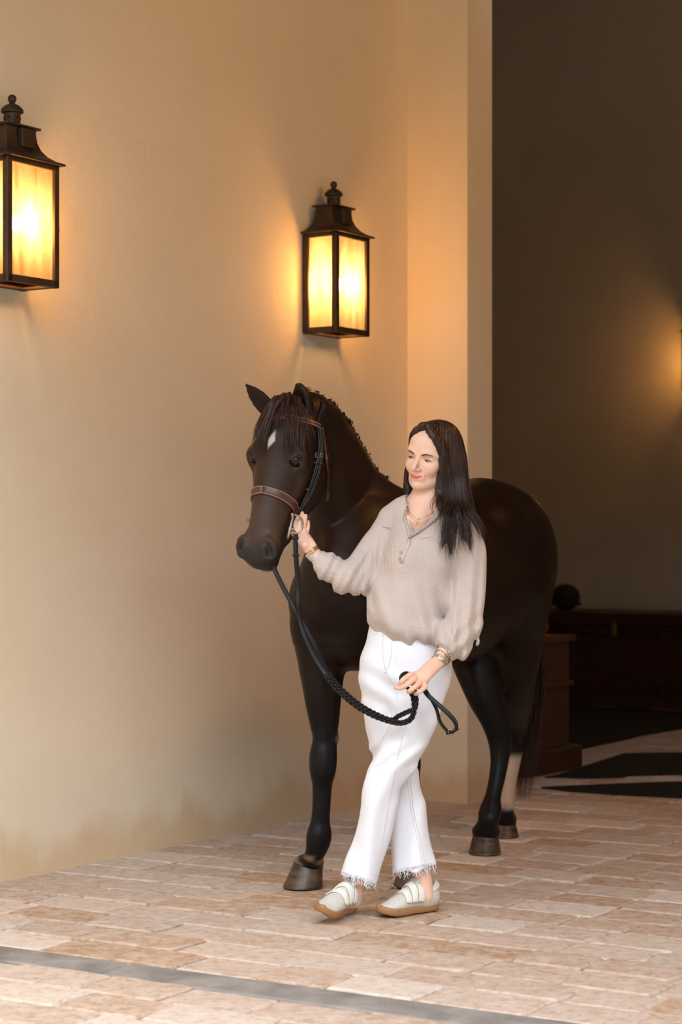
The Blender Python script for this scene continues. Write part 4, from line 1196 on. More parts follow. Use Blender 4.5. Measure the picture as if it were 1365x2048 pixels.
M_skin = mat('skin', rough=.46, attr=True, spec=.4, sss=.25, noise=(9, .25, (.93, .86, .82)), bump=(300, .08, .001))
mesh_obj('body', V_, F_, M_skin, person, True, col_)
WB = bvh_of(V_, F_)
# eyes
for s in (-1, 1):
    c = G(s * .033, .0645, .0)
    e = MB(); e.sphere(c, .0128, 20, 14); e.build('eyeball', mat('eye_white', (.45, .38, .34), .3), person)
    gz = unit(ey_ * 1.0 + ex_ * -.28 - ez_ * .22)
    e = MB(); e.sphere(c + gz * .0094, (.0056, .0056, .0046), 14, 8, np.stack([ex_, ez_, gz], 1)); e.build('iris', mat('iris_dark', (.025, .018, .016), .2), person)
    lash = [G(s * .0225, .0800, -.0012), G(s * .028, .0822, .0018), G(s * .034, .0820, .0024), G(s * .040, .0785, .0012), G(s * .0455, .0735, -.0022)]
    e = MB(); e.tube(list(catmull(lash, 5)), .0011, 6); e.build('eyelash', mat('hair_black', (.01, .007, .006), .5), person)
    lash = [G(s * .025, .0790, -.0040), G(s * .033, .0800, -.0052), G(s * .042, .0755, -.0040)]
    e = MB(); e.tube(list(catmull(lash, 5)), .0004, 6); e.build('eyelash', mat('lash_brown', (.12, .06, .04), .6), person)
    br = catmull([G(s * .015, .088, .0165), G(s * .026, .087, .0205), G(s * .039, .078, .0225), G(s * .051, .058, .0180)], 8)
    e = MB(); rr = [.0024, .0031, .0033, .0031, .0026, .0020, .0013, .0006]
    pb = []
    for p in br:
        q_, n_ = snap(WB, p, -.0012); pb.append(q_)
    e.tube(pb, list(np.interp(np.linspace(0, 1, len(pb)), np.linspace(0, 1, 8), rr)), 8); e.build('eyebrow', mat('brow_brown', (.075, .042, .030), .8), person)

# ---------------------------------------------------------------- hair
M_hair = mat('dark_brown_hair', (.014, .007, .005), .36, spec=.28, noise=(60, .8, (.055, .026, .016), (1, 1, .12)), bump=(110, .35, .002, (1, 1, .06)))
def build_hair():
    b = Body()
    b.ell(G(0, -.022, .040), (.0815, .100, .0870), WR, .01)
    b.chain([G(.010, .060, .112), G(.040, .066, .078), G(.062, .046, .040), G(.070, .028, .0), P(884, 948, 6.79), P(882, 985, 6.79), P(884, 1018, 6.775)], [.012, .016, .017, .017, .017, .018, .012], .02, sub=6)
    b.chain([P(890, 880, 6.83), P(902, 915, 6.84), P(906, 960, 6.85), P(911, 1000, 6.83), P(922, 1025, 6.79)], [.050, .054, .055, .046, .026], .03, ax=np.array([.2, 1, 0]), q=.85, sub=6)
    b.chain([G(-.012, .060, .112), G(-.040, .058, .082), G(-.062, .030, .045), G(-.072, .008, .0), P(815, 950, 6.93), P(817, 985, 6.93), P(815, 1008, 6.92)], [.012, .014, .013, .012, .012, .016, .009], .016, sub=6)
    b.ell(G(0, -.045, -.05), (.07, .05, .09), WR, .03)
    # clumps that fall over the shoulder, thinning to points
    for pts, r in (([(888, 985), (893, 1020), (897, 1055), (899, 1085), (900, 1108)], .016), ([(902, 990), (907, 1022), (902, 1052), (892, 1078), (884, 1096)], .016),
                   ([(915, 995), (922, 1025), (930, 1050), (936, 1075), (941, 1100)], .014), ([(925, 995), (938, 1020), (950, 1045), (958, 1062), (966, 1075)], .012),
                   ([(880, 985), (878, 1005), (880, 1018), (880, 1028)], .011), ([(893, 1010), (900, 1040), (908, 1060), (906, 1092)], .010), ([(918, 1010), (928, 1040), (926, 1068), (934, 1088)], .008), ([(908, 1010), (912, 1042), (900, 1080), (906, 1116)], .008)):
        ds_ = np.interp(np.linspace(0, 1, len(pts)), [0, .3, 1], [6.815, 6.73, 6.695])
        rr = np.interp(np.linspace(0, 1, len(pts)), [0, .45, .8, 1], [r, r * .78, r * .32, .0010])
        b.chain([P(x, y, d) for (x, y), d in zip(pts, ds_)], list(rr), .010, ax=np.array([.2, 1, 0]), q=.55, sub=6)
    # open the face
    b.ell(G(0, .105, -.035), (.0585, .075, .116), WR, .006, op='-')
    b.ell(G(.002, .110, .030), (.0605, .072, .0585), WR, .010, op='-')
    # parting groove
    b.chain([G(.000, .085, .098), G(.002, .05, .1215), G(.004, .0, .1300), G(.005, -.04, .126)], [.0022, .0022, .002, .001], .003, op='-')
    def ds(p):
        l = (p - WC) @ WR; a = np.arctan2(l[:, 0], l[:, 1] + .02)
        return .0009 * np.sin(a * 34 + 2 * np.sin(l[:, 2] * 20)) + .0005 * np.sin(a * 83 + 3 * np.sin(l[:, 2] * 13))
    b.disp.append(ds)
    return b.mesh(.0026 if not DEV else .005, 1)
V2, F2_ = build_hair()
hair = mesh_obj('hair', V2, F2_, M_hair, person)
HBV = bvh_of(V2, F2_)
def loose():
    B = MB()
    o_ = np.array([0, 0, CAMH])
    ends = [(881, 1026), (884, 1094), (899, 1106), (905, 1112), (926, 1085), (943, 1100), (966, 1074)]
    for i in range(300):
        u = RNG.random(); e = ends[min(int(u * 7), 6)]
        c = [(862 + u * 24, 850 + 4 * u), (872 + u * 50, 880 + 8 * u), (879 + u * 53, 920), (881 + u * 60, 965), (884 + u * 62, 1005), ((884 + u * 62) * .45 + e[0] * .55 + RNG.normal() * 3, 1045 if e[1] > 1050 else 1015), (e[0] + RNG.normal() * 4, e[1] + RNG.normal() * 7)]
        pts = []; last = 6.8
        for k, (x, y) in enumerate(c):
            r = HBV.ray_cast(Vector(o_), Vector(unit(P(x, y, 1) - o_)))
            if r[0] is not None: q = np.array(r[0]) + np.array(r[1]) * .0006; last = q[1]
            else: q = P(x, y, min(last, 6.74) if k > 4 else last)
            pts.append(q)
        strand(B, list(catmull(sm(pts, 1), 3)), RNG.uniform(.0007, .0012))
    starts = [(884, 1000, 899, 1105), (900, 1000, 886, 1098), (918, 1005, 944, 1102), (905, 1005, 905, 1112), (930, 1005, 968, 1075), (880, 990, 880, 1026), (912, 1000, 925, 1080)]
    for i in range(150):
        x0, y0, x1, y1 = starts[i % 7]; x0 += RNG.normal() * 6; x1 += RNG.normal() * 7; y1 += RNG.normal() * 10; bw = RNG.normal() * 7
        pts = []
        for t in np.linspace(0, 1, 8):
            pts.append(P(x0 + (x1 - x0) * t + bw * math.sin(t * math.pi), y0 + (y1 - y0) * t, np.interp(t, [0, .3, 1], [6.755, 6.70, 6.68])))
        strand(B, pts, RNG.uniform(.0006, .0011))
    for i in range(26):
        x0 = 812 + RNG.random() * 9; pts = [P(x0 + 1, 955, 6.93), P(x0 + RNG.normal() * 1.5, 985, 6.925), P(x0 + RNG.normal() * 3 - 2, 1008 + RNG.normal() * 5, 6.92)]
        strand(B, pts, .0012)
    o = B.build('loose_strands', M_hair, person); o['kind'] = 'stuff'
loose()

# ---------------------------------------------------------------- blouse
def gauze():
    m = mat('beige_gauze', (.56, .465, .42), .92, spec=.15, sheen=.15, noise=(14, .5, (.51, .42, .38)))
    nt = m.node_tree; L = nt.links; b = nt.nodes['Principled BSDF']; tc = nt.nodes.new('ShaderNodeTexCoord')
    hs = []
    for sc, st in ((1, (14, 14, 320)), (1, (200, 200, 12))):
        mp = nt.nodes.new('ShaderNodeMapping'); mp.inputs['Scale'].default_value = st; n = nt.nodes.new('ShaderNodeTexNoise'); n.inputs['Scale'].default_value = sc; n.inputs['Detail'].default_value = 2
        L.new(tc.outputs['Object'], mp.inputs['Vector']); L.new(mp.outputs['Vector'], n.inputs['Vector']); hs.append(n.outputs['Fac'])
    a = nt.nodes.new('ShaderNodeMath'); a.operation = 'ADD'; L.new(hs[0], a.inputs[0]); L.new(hs[1], a.inputs[1])
    bp = nt.nodes.new('ShaderNodeBump'); bp.inputs['Strength'].default_value = .55; bp.inputs['Distance'].default_value = .004
    L.new(a.outputs[0], bp.inputs['Height']); L.new(bp.outputs['Normal'], b.inputs['Normal'])
    return m
M_gauze = gauze()
def build_blouse():
    b = Body()
    b.chain([P(848, 1030, 6.875), P(848, 1062, 6.87), P(842, 1110, 6.865), P(828, 1165, 6.86), P(816, 1215, 6.855), P(812, 1238, 6.855)], [.078, .103, .118, .124, .130, .118], .03, ax=tl_, q=[1.45, 1.25, 1.16, 1.13, 1.10, 1.06], sub=8)
    b.chain([P(782, 1032, 6.89), P(815, 1020, 6.87), P(880, 1022, 6.84), P(925, 1040, 6.815)], [.036, .046, .050, .038], .03)
    b.chain([P(752, 1215, 6.84), P(775, 1236, 6.78), P(815, 1252, 6.75), P(850, 1268, 6.755), P(872, 1276, 6.79)], [.034, .030, .032, .036, .036], .03)
    b.chain([P(744, 1228, 6.86), P(742, 1240, 6.84)], [.024, .020], .02)
    b.ell(P(890, 1200, 6.82), (.035, .04, .06), TR, .03)
    for s, (x, y) in ((-1, (812, 1110)), (1, (868, 1112))): b.ell(P(x, y, 6.785), (.055, .04, .055), TR, .05)
    # right sleeve
    b.chain([P(784, 1042, 6.90), P(762, 1078, 6.895), P(735, 1118, 6.88), P(708, 1150, 6.86)], [.048, .050, .052, .054], .02, sub=8)
    b.chain([P(728, 1146, 6.87), P(702, 1156, 6.85), P(676, 1144, 6.84), P(652, 1131, 6.835), P(637, 1117, 6.832), P(629, 1109, 6.832)], [.048, .060, .053, .043, .030, .024], .02, sub=8)
    # left sleeve
    b.chain([P(926, 1050, 6.815), P(938, 1100, 6.80), P(939, 1160, 6.80), P(932, 1215, 6.79), P(918, 1262, 6.75), P(911, 1288, 6.72)], [.050, .056, .056, .058, .070, .056], .02, sub=8)
    b.chain([P(918, 1262, 6.75), P(902, 1278, 6.70), P(891, 1290, 6.68)], [.058, .044, .028], .02, sub=6)
    # inside of the collar
    b.chain([P(817, 1076, 6.73), P(827, 1060, 6.745), P(838, 1038, 6.78), P(846, 1012, 6.82), P(850, 985, 6.86)], [.002, .014, .032, .054, .066], .004, ax=unit(np.array([-.36, -.93, .35])), q=[2.5, 2.2, 1.7, 1.25, 1.1], op='-')
    b.cut(P(626, 1106, 6.832), unit(P(618, 1096, 6.84) - P(640, 1122, 6.83)), .05, .003)
    b.cut(P(887, 1294, 6.675), unit(P(866, 1318, 6.65) - P(892, 1290, 6.69)), .045, .003)
    def ds(p):
        x = 682.5 + FPX * p[:, 0] / p[:, 1]; y = 1075 - FPX * (p[:, 2] - CAMH) / p[:, 1]
        t = p @ tl_; out = np.zeros(len(p)); w1 = 2.4 * wnoise(p, 14, 41); w2 = 2.0 * wnoise(p, 22, 42); am = .65 + .7 * wnoise(p, 10, 43)
        # gathers under the yoke
        g = smooth01(y, 1066, 1082) * smooth01(1170 - y, 0, 60) * (x > 745) * (x < 905)
        out += g * am * .0022 * np.sin(t * 420 + w2 + 2.5 * np.sin(y * .03))
        # long soft drapes falling to the waist
        body = (x < 905) * (x > 722) * (p[:, 1] < 6.95)
        g = smooth01(y, 1110, 1200) * body
        out += g * am * (.0100 * np.sin((x * .80 - y * .42) * .10 + w1) + .0050 * np.sin((x * .9 - y * .2) * .22 + w2))
        # sleeves
        g = smooth01(x, 898, 915); out += g * am * (.0070 * np.sin(x * .24 + y * .02 + w1) + .0050 * smooth01(y, 1190, 1260) * np.sin((x + y) * .15 + w2))
        g = smooth01(742 - x, 0, 16); w = (x * .85 + y * .45)
        out += g * am * (.0095 * np.sin(w * .14 + w1 * 1.3) + .0040 * np.sin(w * .33 + w2 * 1.5))
        g = smooth01(1120 - (y - .0 * x), 0, 20) * smooth01(655 - x, 0, 15); out += g * .002 * np.sin((x - y) * .9)
        return out + .0012 * wnoise(p, 55, 21)
    b.disp.append(ds)
    return b.mesh(.0037 if not DEV else .006, 1)
V3, F3 = build_blouse(); print('blouse', len(F3))
blouse = mesh_obj('blouse', V3, F3, M_gauze, person)
BB = bvh_of(V3, F3)
def ruffle(name, pts, w, amp, freq, toward, par, d=.0016):
    """pleated frill along a path; toward = list of directions it stands in"""
    pts = catmull(pts, 16); m = len(pts); tw = np.array(toward, float)
    if tw.ndim == 1: tw = np.tile(tw, (m, 1))
    else: tw = np.stack([np.interp(np.linspace(0, 1, m), np.linspace(0, 1, len(tw)), tw[:, k]) for k in range(3)], 1)
    t = np.gradient(pts, axis=0); t /= np.linalg.norm(t, axis=1)[:, None]
    tw = tw - t * np.einsum('ij,ij->i', tw, t)[:, None]; tw /= np.linalg.norm(tw, axis=1)[:, None]
    n = np.cross(t, tw); s = np.arange(m); v = []; f = []
    for i in range(m):
        wv = amp * math.sin(s[i] * freq) + amp * .5 * math.sin(s[i] * freq * 1.7 + 1)
        prof = [(0, 0, d), (w * .5, wv * .5, d), (w, wv, d * .8), (w, wv, -d * .8), (w * .5, wv * .5, -d), (0, 0, -d)]
        for (a, c, e) in prof: v.append(pts[i] + tw[i] * a + n[i] * (c + e))
    for i in range(m - 1):
        for k in range(6): f.append((i * 6 + k, i * 6 + (k + 1) % 6, (i + 1) * 6 + (k + 1) % 6, (i + 1) * 6 + k))
    B = MB(); B.add(v, f); return B.build(name, M_gauze, par)
def bh(px, py, off=0.0):
    o = np.array([0, 0, CAMH]); r = BB.ray_cast(Vector(o), Vector(unit(P(px, py, 1) - o)))
    return (np.array(r[0]) + np.array(r[1]) * off) if r[0] is not None else P(px, py, 6.80)
cl = [P(816, 1003, 6.86), P(812, 1014, 6.82), bh(808, 1030), bh(809, 1044), bh(814, 1060), bh(817, 1076)]
ruffle('collar_frill', cl, .011, .0028, 1.1, [unit(np.array([.3, -.2, 1])), unit(np.array([.5, -.5, .8])), unit(np.array([.9, -.6, .3]))], blouse)
cl = [P(888, 1012, 6.80), bh(886, 1022), bh(876, 1038), bh(862, 1050), bh(845, 1062), bh(830, 1071), bh(819, 1077)]
ruffle('collar_frill', cl, .014, .0034, 1.1, [unit(np.array([-.3, -.2, 1])), unit(np.array([-.5, -.7, .5])), unit(np.array([-.4, -.9, .3]))], blouse)
# cuffs
def ring_path(c, ax, r, a0=0, a1=2 * math.pi, n=12):
    ax = unit(ax); e1 = unit(np.cross(ax, Z)); e2 = np.cross(ax, e1); return [np.array(c) + r * (e1 * math.cos(a) + e2 * math.sin(a)) for a in np.linspace(a0, a1, n)]
aR = unit(P(618, 1096, 6.84) - P(640, 1122, 6.83)); ruffle('cuff_frill', ring_path(P(628, 1108, 6.832), aR, .0225), .012, .003, 1.0, aR, blouse)
aL = unit(P(866, 1318, 6.65) - P(892, 1290, 6.69)); ruffle('cuff_frill', ring_path(P(887, 1295, 6.675), aL, .0225), .008, .003, 1.0, aL, blouse)
# placket and buttons
B = MB(); pk = [bh(x, y, .001) for x, y in ((819, 1078), (816, 1090), (811, 1102), (806, 1114), (803, 1126))]; B.tube(pk, .0075, 10, flat=(tf_, .22)); B.build('placket', M_gauze, blouse)
for (x, y) in ((803.5, 1105), (801, 1117)):
    p = bh(x, y, .004); B = MB(); B.lathe(p, [(.0042, 0), (.0046, .001), (.0042, .0018), (.003, .0014)], 14, axis=tuple(tf_)); B.build('button', mat('shell_button', (.35, .33, .28), .3), blouse)
for (x0, y0, x1, y1) in ((816, 1080, 811, 1100),):
    B = MB(); B.tube([bh(x0, y0, .0016), bh((x0 + x1) / 2, (y0 + y1) / 2, .0016), bh(x1, y1, .0016)], .0010, 6); B.build('placket_slit_shade', mat('gauze_shade_line', (.16, .12, .10), .9), blouse)  # dark line painted as the shade inside the placket slit
# yoke seam
for seam in ([(765, 1052), (785, 1058), (806, 1064)], [(838, 1078), (862, 1074), (886, 1070)]):
    B = MB(); B.tube(list(catmull([bh(x, y, .0005) for x, y in seam], 5)), .0013, 6); B.build('yoke_seam', M_gauze, blouse)

# ---------------------------------------------------------------- jeans
M_jean = mat('white_denim', (.78, .78, .83), .85, spec=.2, noise=(40, .4, (.74, .74, .79)), bump=(350, .25, .0012))
def build_jeans():
    b = Body()
    b.chain([P(808, 1244, 6.86), P(808, 1275, 6.86), P(811, 1310, 6.86), P(812, 1345, 6.86)], [.088, .096, .108, .112], .03, ax=tl_, q=[1.33, 1.33, 1.33, 1.32], sub=6)
    b.chain([P(768, 1335, 6.875), P(768, 1400, 6.88), P(776, 1450, 6.89), P(785, 1505, 6.90), P(800, 1555, 6.905), P(813, 1605, 6.90), P(822, 1665, 6.89), P(831, 1740, 6.875)],
            [px2(r, 6.88) for r in (46, 45.5, 43, 42, 37, 36, 38.5, 43)], .035, sub=8)
    b.chain([P(852, 1335, 6.845), P(840, 1395, 6.81), P(821, 1455, 6.775), P(799, 1508, 6.755), P(771, 1561, 6.755), P(760, 1597, 6.765), P(751, 1643, 6.775), P(737, 1701, 6.785), P(721, 1755, 6.79)],
            [px2(r, 6.8) for r in (50, 48, 45, 43, 37, 37, 35.5, 36, 37.5)], .035, sub=8)
    b.cut(P(829, 1736, 6.87), unit(np.array([.18, 0, -1.0])), .12)
    b.cut(P(719, 1757, 6.79), unit(np.array([-.28, -.10, -1.0])), .14)
    def ds(p):
        x = 682.5 + FPX * p[:, 0] / p[:, 1]; y = 1075 - FPX * (p[:, 2] - CAMH) / p[:, 1]; out = .0012 * wnoise(p, 35, 31)
        g = np.exp(-((y - 1535) / 55) ** 2); out += g * .0052 * np.sin((x * .75 + y * .65) * .16 + 1.4 * np.sin(y * .05))
        g = np.exp(-((y - 1375) / 45) ** 2) * np.exp(-((x - 775) / 70) ** 2); out += g * .0065 * np.sin((x * .55 - y * .8) * .14 + 1)
        g = smooth01(y, 1560, 1640); out += g * .0050 * np.sin(x * .13 + y * .02 + np.sin(y * .02))
        # fly and front rise crease
        g = smooth01(y, 1400, 1430) * smooth01(1500 - y, 0, 40); out += g * .0045 * np.sin((x * .9 + y * .3) * .10 + 1.2 * np.sin(y * .04))
        out += .003 * np.exp(-((x - (787 + (y - 1290) * .02)) / 3.5) ** 2) * (y < 1372) * (y > 1255)
        return out
    b.disp.append(ds)
    return b.mesh(.0036 if not DEV else .006, 1)
V4, F4 = build_jeans(); print('jeans', len(F4))
jeans = mesh_obj('jeans', V4, F4, M_jean, person); JB = bvh_of(V4, F4)
M_seam = mat('seam_thread', (.60, .58, .60), .8)
def jh(px, py, off=.0006):
    o = np.array([0, 0, CAMH]); r = JB.ray_cast(Vector(o), Vector(unit(P(px, py, 1) - o)))
    return (np.array(r[0]) + np.array(r[1]) * off) if r[0] is not None else None
def seam(name, px, w=.0012, m=None):
    pp = [jh(x, y) for x, y in catmull([(x, y, 0) for x, y in px], 6)[:, :2]]; pp = [p for p in pp if p is not None]
    if len(pp) > 3: B = MB(); B.tube(list(sm(pp, 2)), w, 6); B.build(name, m or M_seam, jeans)
seam('side_seam', [(806, 1470), (797, 1510), (787, 1560), (776, 1620), (764, 1690), (752, 1755)])
seam('side_seam', [(821, 1560), (826, 1610), (836, 1660), (846, 1705), (851, 1730)])
seam('inner_seam', [(815, 1562), (822, 1615), (831, 1660), (841, 1706), (845, 1731)], .0008)
seam('fly_seam', [(768, 1258), (766, 1290), (768, 1325), (777, 1350), (789, 1372)], .0009)
seam('fly_seam', [(785, 1262), (784, 1295), (781, 1322), (774, 1340), (768, 1332)], .0007, mat('fly_stitch', (.55, .45, .40), .8))
seam('pocket_seam', [(740, 1260), (742, 1262), (752, 1270), (757, 1262)], .0008)
seam('pocket_seam', [(807, 1262), (815, 1276), (838, 1286), (862, 1296)], .0008)
seam('front_seam', [(789, 1372), (796, 1400), (790, 1440)], .0006)
B = MB(); p = jh(771, 1345, .001); B.lathe(p, [(.0035, 0), (.0035, .001), (.002, .0016)], 10, axis=(-.2, -1, 0)); B.build('rivet', M_seam, jeans)
def fray(x0, y0, x1, y1, n, d):
    B = MB()
    for i in range(n):
        t = RNG.random(); x = x0 + (x1 - x0) * t; y = y0 + (y1 - y0) * t; p = jh(x, y - 3, .0005)
        if p is None: continue
        L_ = RNG.uniform(.003, .009) if RNG.random() < .66 else RNG.uniform(.014, .038)
        a = RNG.normal() * .004; pts = [p + Z * .004, p - Z * L_ * .4 + np.array([a, -.001, 0]), p - Z * L_ * .75 + np.array([-a * .5, -.001, 0]), p - Z * L_ + np.array([a * 1.5, -.002, 0])]
        B.tube(pts, [.0011, .0010, .0009, .0005], 5, cap=False)
    o = B.build('frayed_hem', M_jean, jeans); o['kind'] = 'stuff'
fray(688, 1748, 752, 1766, 130, 0); fray(788, 1745, 872, 1728, 130, 0)

# ---------------------------------------------------------------- sneakers
M_strap = mat('ivory_strap', (.70, .67, .59), .85, spec=.2)
M_suede = mat('cream_suede', (.56, .53, .46), .9, spec=.2, noise=(30, .5, (.50, .47, .41)), bump=(300, .2, .001))
M_toe = mat('pale_grey_suede', (.55, .53, .49), .9, spec=.2, noise=(40, .6, (.48, .46, .42)), bump=(300, .2, .001))
M_gum = mat('gum_rubber', (.34, .165, .065), .5, noise=(30, .4, (.28, .13, .05)))
M_lin = mat('shoe_lining', (.60, .57, .50), .95)
def sneaker(heel, fwd, up, mirror, name_label=None):
    """heel = ground point under the heel's back edge; mirror +1: strap ends towards the +side"""
    fwd = unit(fwd); up = unit(up - fwd * (np.array(up) @ fwd)); sd = np.cross(fwd, up)       # sd = wearer's right
    sh = empty('sneaker', tuple(heel)); setparent(sh, person)
    def T(x, y, z): return np.array(heel) + fwd * x + sd * y + up * z
    R = np.stack([fwd, sd, up], 1)
    L_ = .262
    def half(x):      # outline half width along the foot
        u = x / L_; return np.interp(u, [0, .03, .10, .25, .45, .62, .76, .88, .95, 1.0], [.010, .024, .033, .034, .032, .040, .044, .038, .026, .006])
    def toe(x): u = x / L_; return .016 * max(0, u - .72) ** 2 / .078
    # sole
    def ringz(z, inset): 
        o = []
        xs = [0.002, .006, .015, .035, .07, .11, .15, .185, .21, .23, .245, .256, .2615]
        for x in xs: o.append(T(x + inset * (1 - 2 * x / L_), (half(x) - inset), z + toe(x)))
        for x in xs[::-1]: o.append(T(x + inset * (1 - 2 * x / L_), -(half(x) - inset), z + toe(x)))
        return o
    lv = [(0, .006), (.003, .001), (.010, 0), (.018, .0), (.0245, .001), (.026, .004)]
    v = []; f = []; n = 26
    for z, i in lv: v += ringz(z, i)
    for i in range(len(lv) - 1):
        for k in range(n): f.append((i * n + k, i * n + (k + 1) % n, (i + 1) * n + (k + 1) % n, (i + 1) * n + k))
    f.append(tuple(range(n))[::-1]); f.append(tuple((len(lv) - 1) * n + k for k in range(n)))
    B = MB(); B.add(v, f); B.build('sole', M_gum, sh, True, auto=1.0)
    # upper
    b = Body()
    b.chain([T(.034, 0, .040), T(.075, 0, .042), T(.12, 0, .044), T(.16, 0, .038), T(.20, 0, .030), T(.232, 0, .028)], [.034, .036, .036, .038, .036, .024], .02, ax=up, q=[1.0, 1.0, .95, .78, .55, .62], sub=6)
    b.chain([T(.030, 0, .050), T(.026, 0, .074), T(.024, 0, .084)], [.030, .028, .026], .02)
    b.chain([T(.060, 0, .055), T(.090, 0, .068), T(.105, 0, .078)], [.034, .031, .026], .03)
    b.chain([T(.052, 0, .12), T(.056, 0, .085), T(.060, 0, .065)], [.034, .026, .022], .004, ax=fwd, q=1.25, op='-')
    b.cut(T(.1, 0, .016), -up, .22)
    V, F = b.mesh(.0028, 1)
    l = (V - T(0, 0, 0)) @ R
    o = mesh_obj('upper', V, F, M_suede, sh); o.data.materials.append(M_toe)
    fc = l[F].mean(1); tm = (fc[:, 0] > .178 + .25 * (fc[:, 1] ** 2) / .02) | ((fc[:, 0] > .10) & (np.abs(fc[:, 1]) < .012) & (fc[:, 2] > .05))
    o.data.polygons.foreach_set('material_index', tm.astype(np.int32)); bv = bvh_of(V, F)
    # tongue
    B = MB(); tg = [T(.150, 0, .066), T(.128, 0, .079), T(.108, 0, .094), T(.096, 0, .108), T(.092, 0, .114)]; B.tube(list(catmull(tg, 4)), .0235, 14, flat=(fwd * .6 + up * .8, .22)); B.build('tongue', M_toe, sh)
    # padded heel tab
    B = MB(); B.tube(list(catmull([T(.060, .030, .066), T(.030, .032, .078), T(.008, .018, .086), T(.002, 0, .089), T(.008, -.018, .086), T(.030, -.032, .078), T(.060, -.030, .066)], 5)), .0058, 10); B.build('heel_collar', M_lin, sh)
    # three hook and loop straps
    for i, x in enumerate((.104, .130, .156)):
        pts = []; ns = []
        for a in np.linspace(-78, 70, 15):
            a_ = math.radians(a); d = sd * math.sin(a_) * mirror + up * math.cos(a_); c = T(x - .010 * math.cos(a_), 0, .034)
            r = bv.ray_cast(Vector(c + d * .12), Vector(-d))
            if r[0] is None: continue
            pts.append(np.array(r[0]) + np.array(r[1]) * (.0042 if a < 60 else .0054)); ns.append(np.array(r[1]))
        if len(pts) > 4:
            B = MB(); m_ = len(pts); B.tube(list(sm(pts, 2)), [.0122] * (m_ - 1) + [.009], 12, flat=(sm(ns, 2), .19)); B.build('strap', M_strap, sh)
    return sh
# rear shoe: flat on the paving
shoe1 = sneaker(P(874, 1822, 6.915) * np.array([1, 1, 0]) + Z * .006, np.array([-.80, -.60, .0]), Z, 1)
# leading shoe: rolled onto its outer edge, toe lifted
shoe2 = sneaker(P(704, 1822, 6.87) * np.array([1, 1, 0]) + Z * .020, np.array([-.44, -.89, .05]), np.array([.42, -.12, 1.0]), -1)

# ---------------------------------------------------------------- jewellery
M_gold = mat('gold', (.80, .50, .20), .25, 1.0); M_sil = mat('steel_links', (.62, .55, .47), .25, 1.0)
def necklace(px, r, nm):
    pts = []
    for (x, y) in px:
        p, n = None, None
        o = np.array([0, 0, CAMH]); h_ = WB.ray_cast(Vector(o), Vector(unit(P(x, y, 1) - o)))
        if h_[0] is not None: pts.append(np.array(h_[0]) + np.array(h_[1]) * .0012)
    B = MB(); B.tube(list(catmull(pts, 5)), r, 6); B.build(nm, M_gold, person)
necklace([(816, 1012), (820, 1024), (828, 1033), (837, 1037), (850, 1034), (862, 1028), (873, 1019)], .0010, 'necklace')
necklace([(814, 1014), (818, 1028), (826, 1038), (833, 1042), (842, 1038)], .0008, 'necklace')
for (x, y, r) in ((837, 1039, .0024), (834, 1045, .0034)):
    o = np.array([0, 0, CAMH]); h_ = WB.ray_cast(Vector(o), Vector(unit(P(x, y, 1) - o))); B = MB(); B.sphere(np.array(h_[0]) + np.array(h_[1]) * .002, (r, r * .6, r * 1.4)); B.build('pendant', M_gold, person)
wl = unit(P(862, 1337, 6.62) - P(890, 1308, 6.67))       # wrist axis
wn = unit(np.array([-.2, -.95, .25]) - wl * (np.array([-.2, -.95, .25]) @ wl)); wb_ = np.cross(wl, wn)
def band(c, r, fn, n=30): return [c + (wb_ * math.cos(a) * r + wn * math.sin(a) * r * 1.02) for a in np.linspace(0, 2 * math.pi, n, endpoint=False)]
watch = empty('watch', tuple(P(876, 1322, 6.66))); setparent(watch, person)
wc = P(877.5, 1322, 6.653)
B = MB()
for i, p in enumerate(band(wc, .0245, None, 26)):
    a = 2 * math.pi * i / 26
    if abs(a - math.pi / 2 - .25) < .45: continue
    d = unit(-wb_ * math.sin(a) + wn * math.cos(a)); rr = unit(p - wc)
    for k in (-1, 0, 1): B.bbox(p + wl * k * .0042, wl * .0019, d * .0024, rr * .0013, .0005)
o = B.build('watch_bracelet', M_sil, watch); o['kind'] = 'stuff'
fc = wc + (wn * math.cos(.25) - wb_ * math.sin(.25)) * .0225; fn_ = unit(fc - wc); fn_ = fn_ if fn_[1] < 0 else -fn_
B = MB(); B.lathe(fc, [(.0130, -.002), (.0140, .0), (.0140, .003), (.0125, .0045), (.0120, .0045)], 28, axis=tuple(fn_)); B.build('watch_case', M_sil, watch)
B = MB(); B.lathe(fc + fn_ * .0042, [(.0118, 0), (.0118, .0006)], 28, axis=tuple(fn_)); B.build('dial', mat('champagne_dial', (.62, .52, .36), .3), watch)
for dx, dy, L_ in ((.4, .9, .008), (-.7, .5, .006)):
    dd = unit(wl * dx + wb_ * dy); dd = unit(dd - fn_ * (dd @ fn_)); B = MB(); B.tube([fc + fn_ * .0053, fc + fn_ * .0053 + dd * L_], .0005, 5); B.build('watch_hand', mat('hand_dark', (.1, .08, .05), .4), watch)
for k in range(5):
    c = wc - wl * (.0105 + .0048 * k); B = MB(); pts = band(c + wn * .0015 * (k % 2), .0262 + .0012 * (k % 3), None, 24)
    pts = [p + wl * .0022 * math.sin(3 * i * 2 * math.pi / 24 + k) for i, p in enumerate(pts)]
    B.tube(pts, .0014, 6, closed=True); B.build('bracelet', M_sil if k != 2 else mat('grey_cord', (.12, .09, .08), .6), person)
B = MB()
for i, p in enumerate(band(wc - wl * .0335, .0285, None, 18)): B.sphere(p, .0026, 8, 6)
o = B.build('bead_bracelet', M_sil, person); o['kind'] = 'stuff'
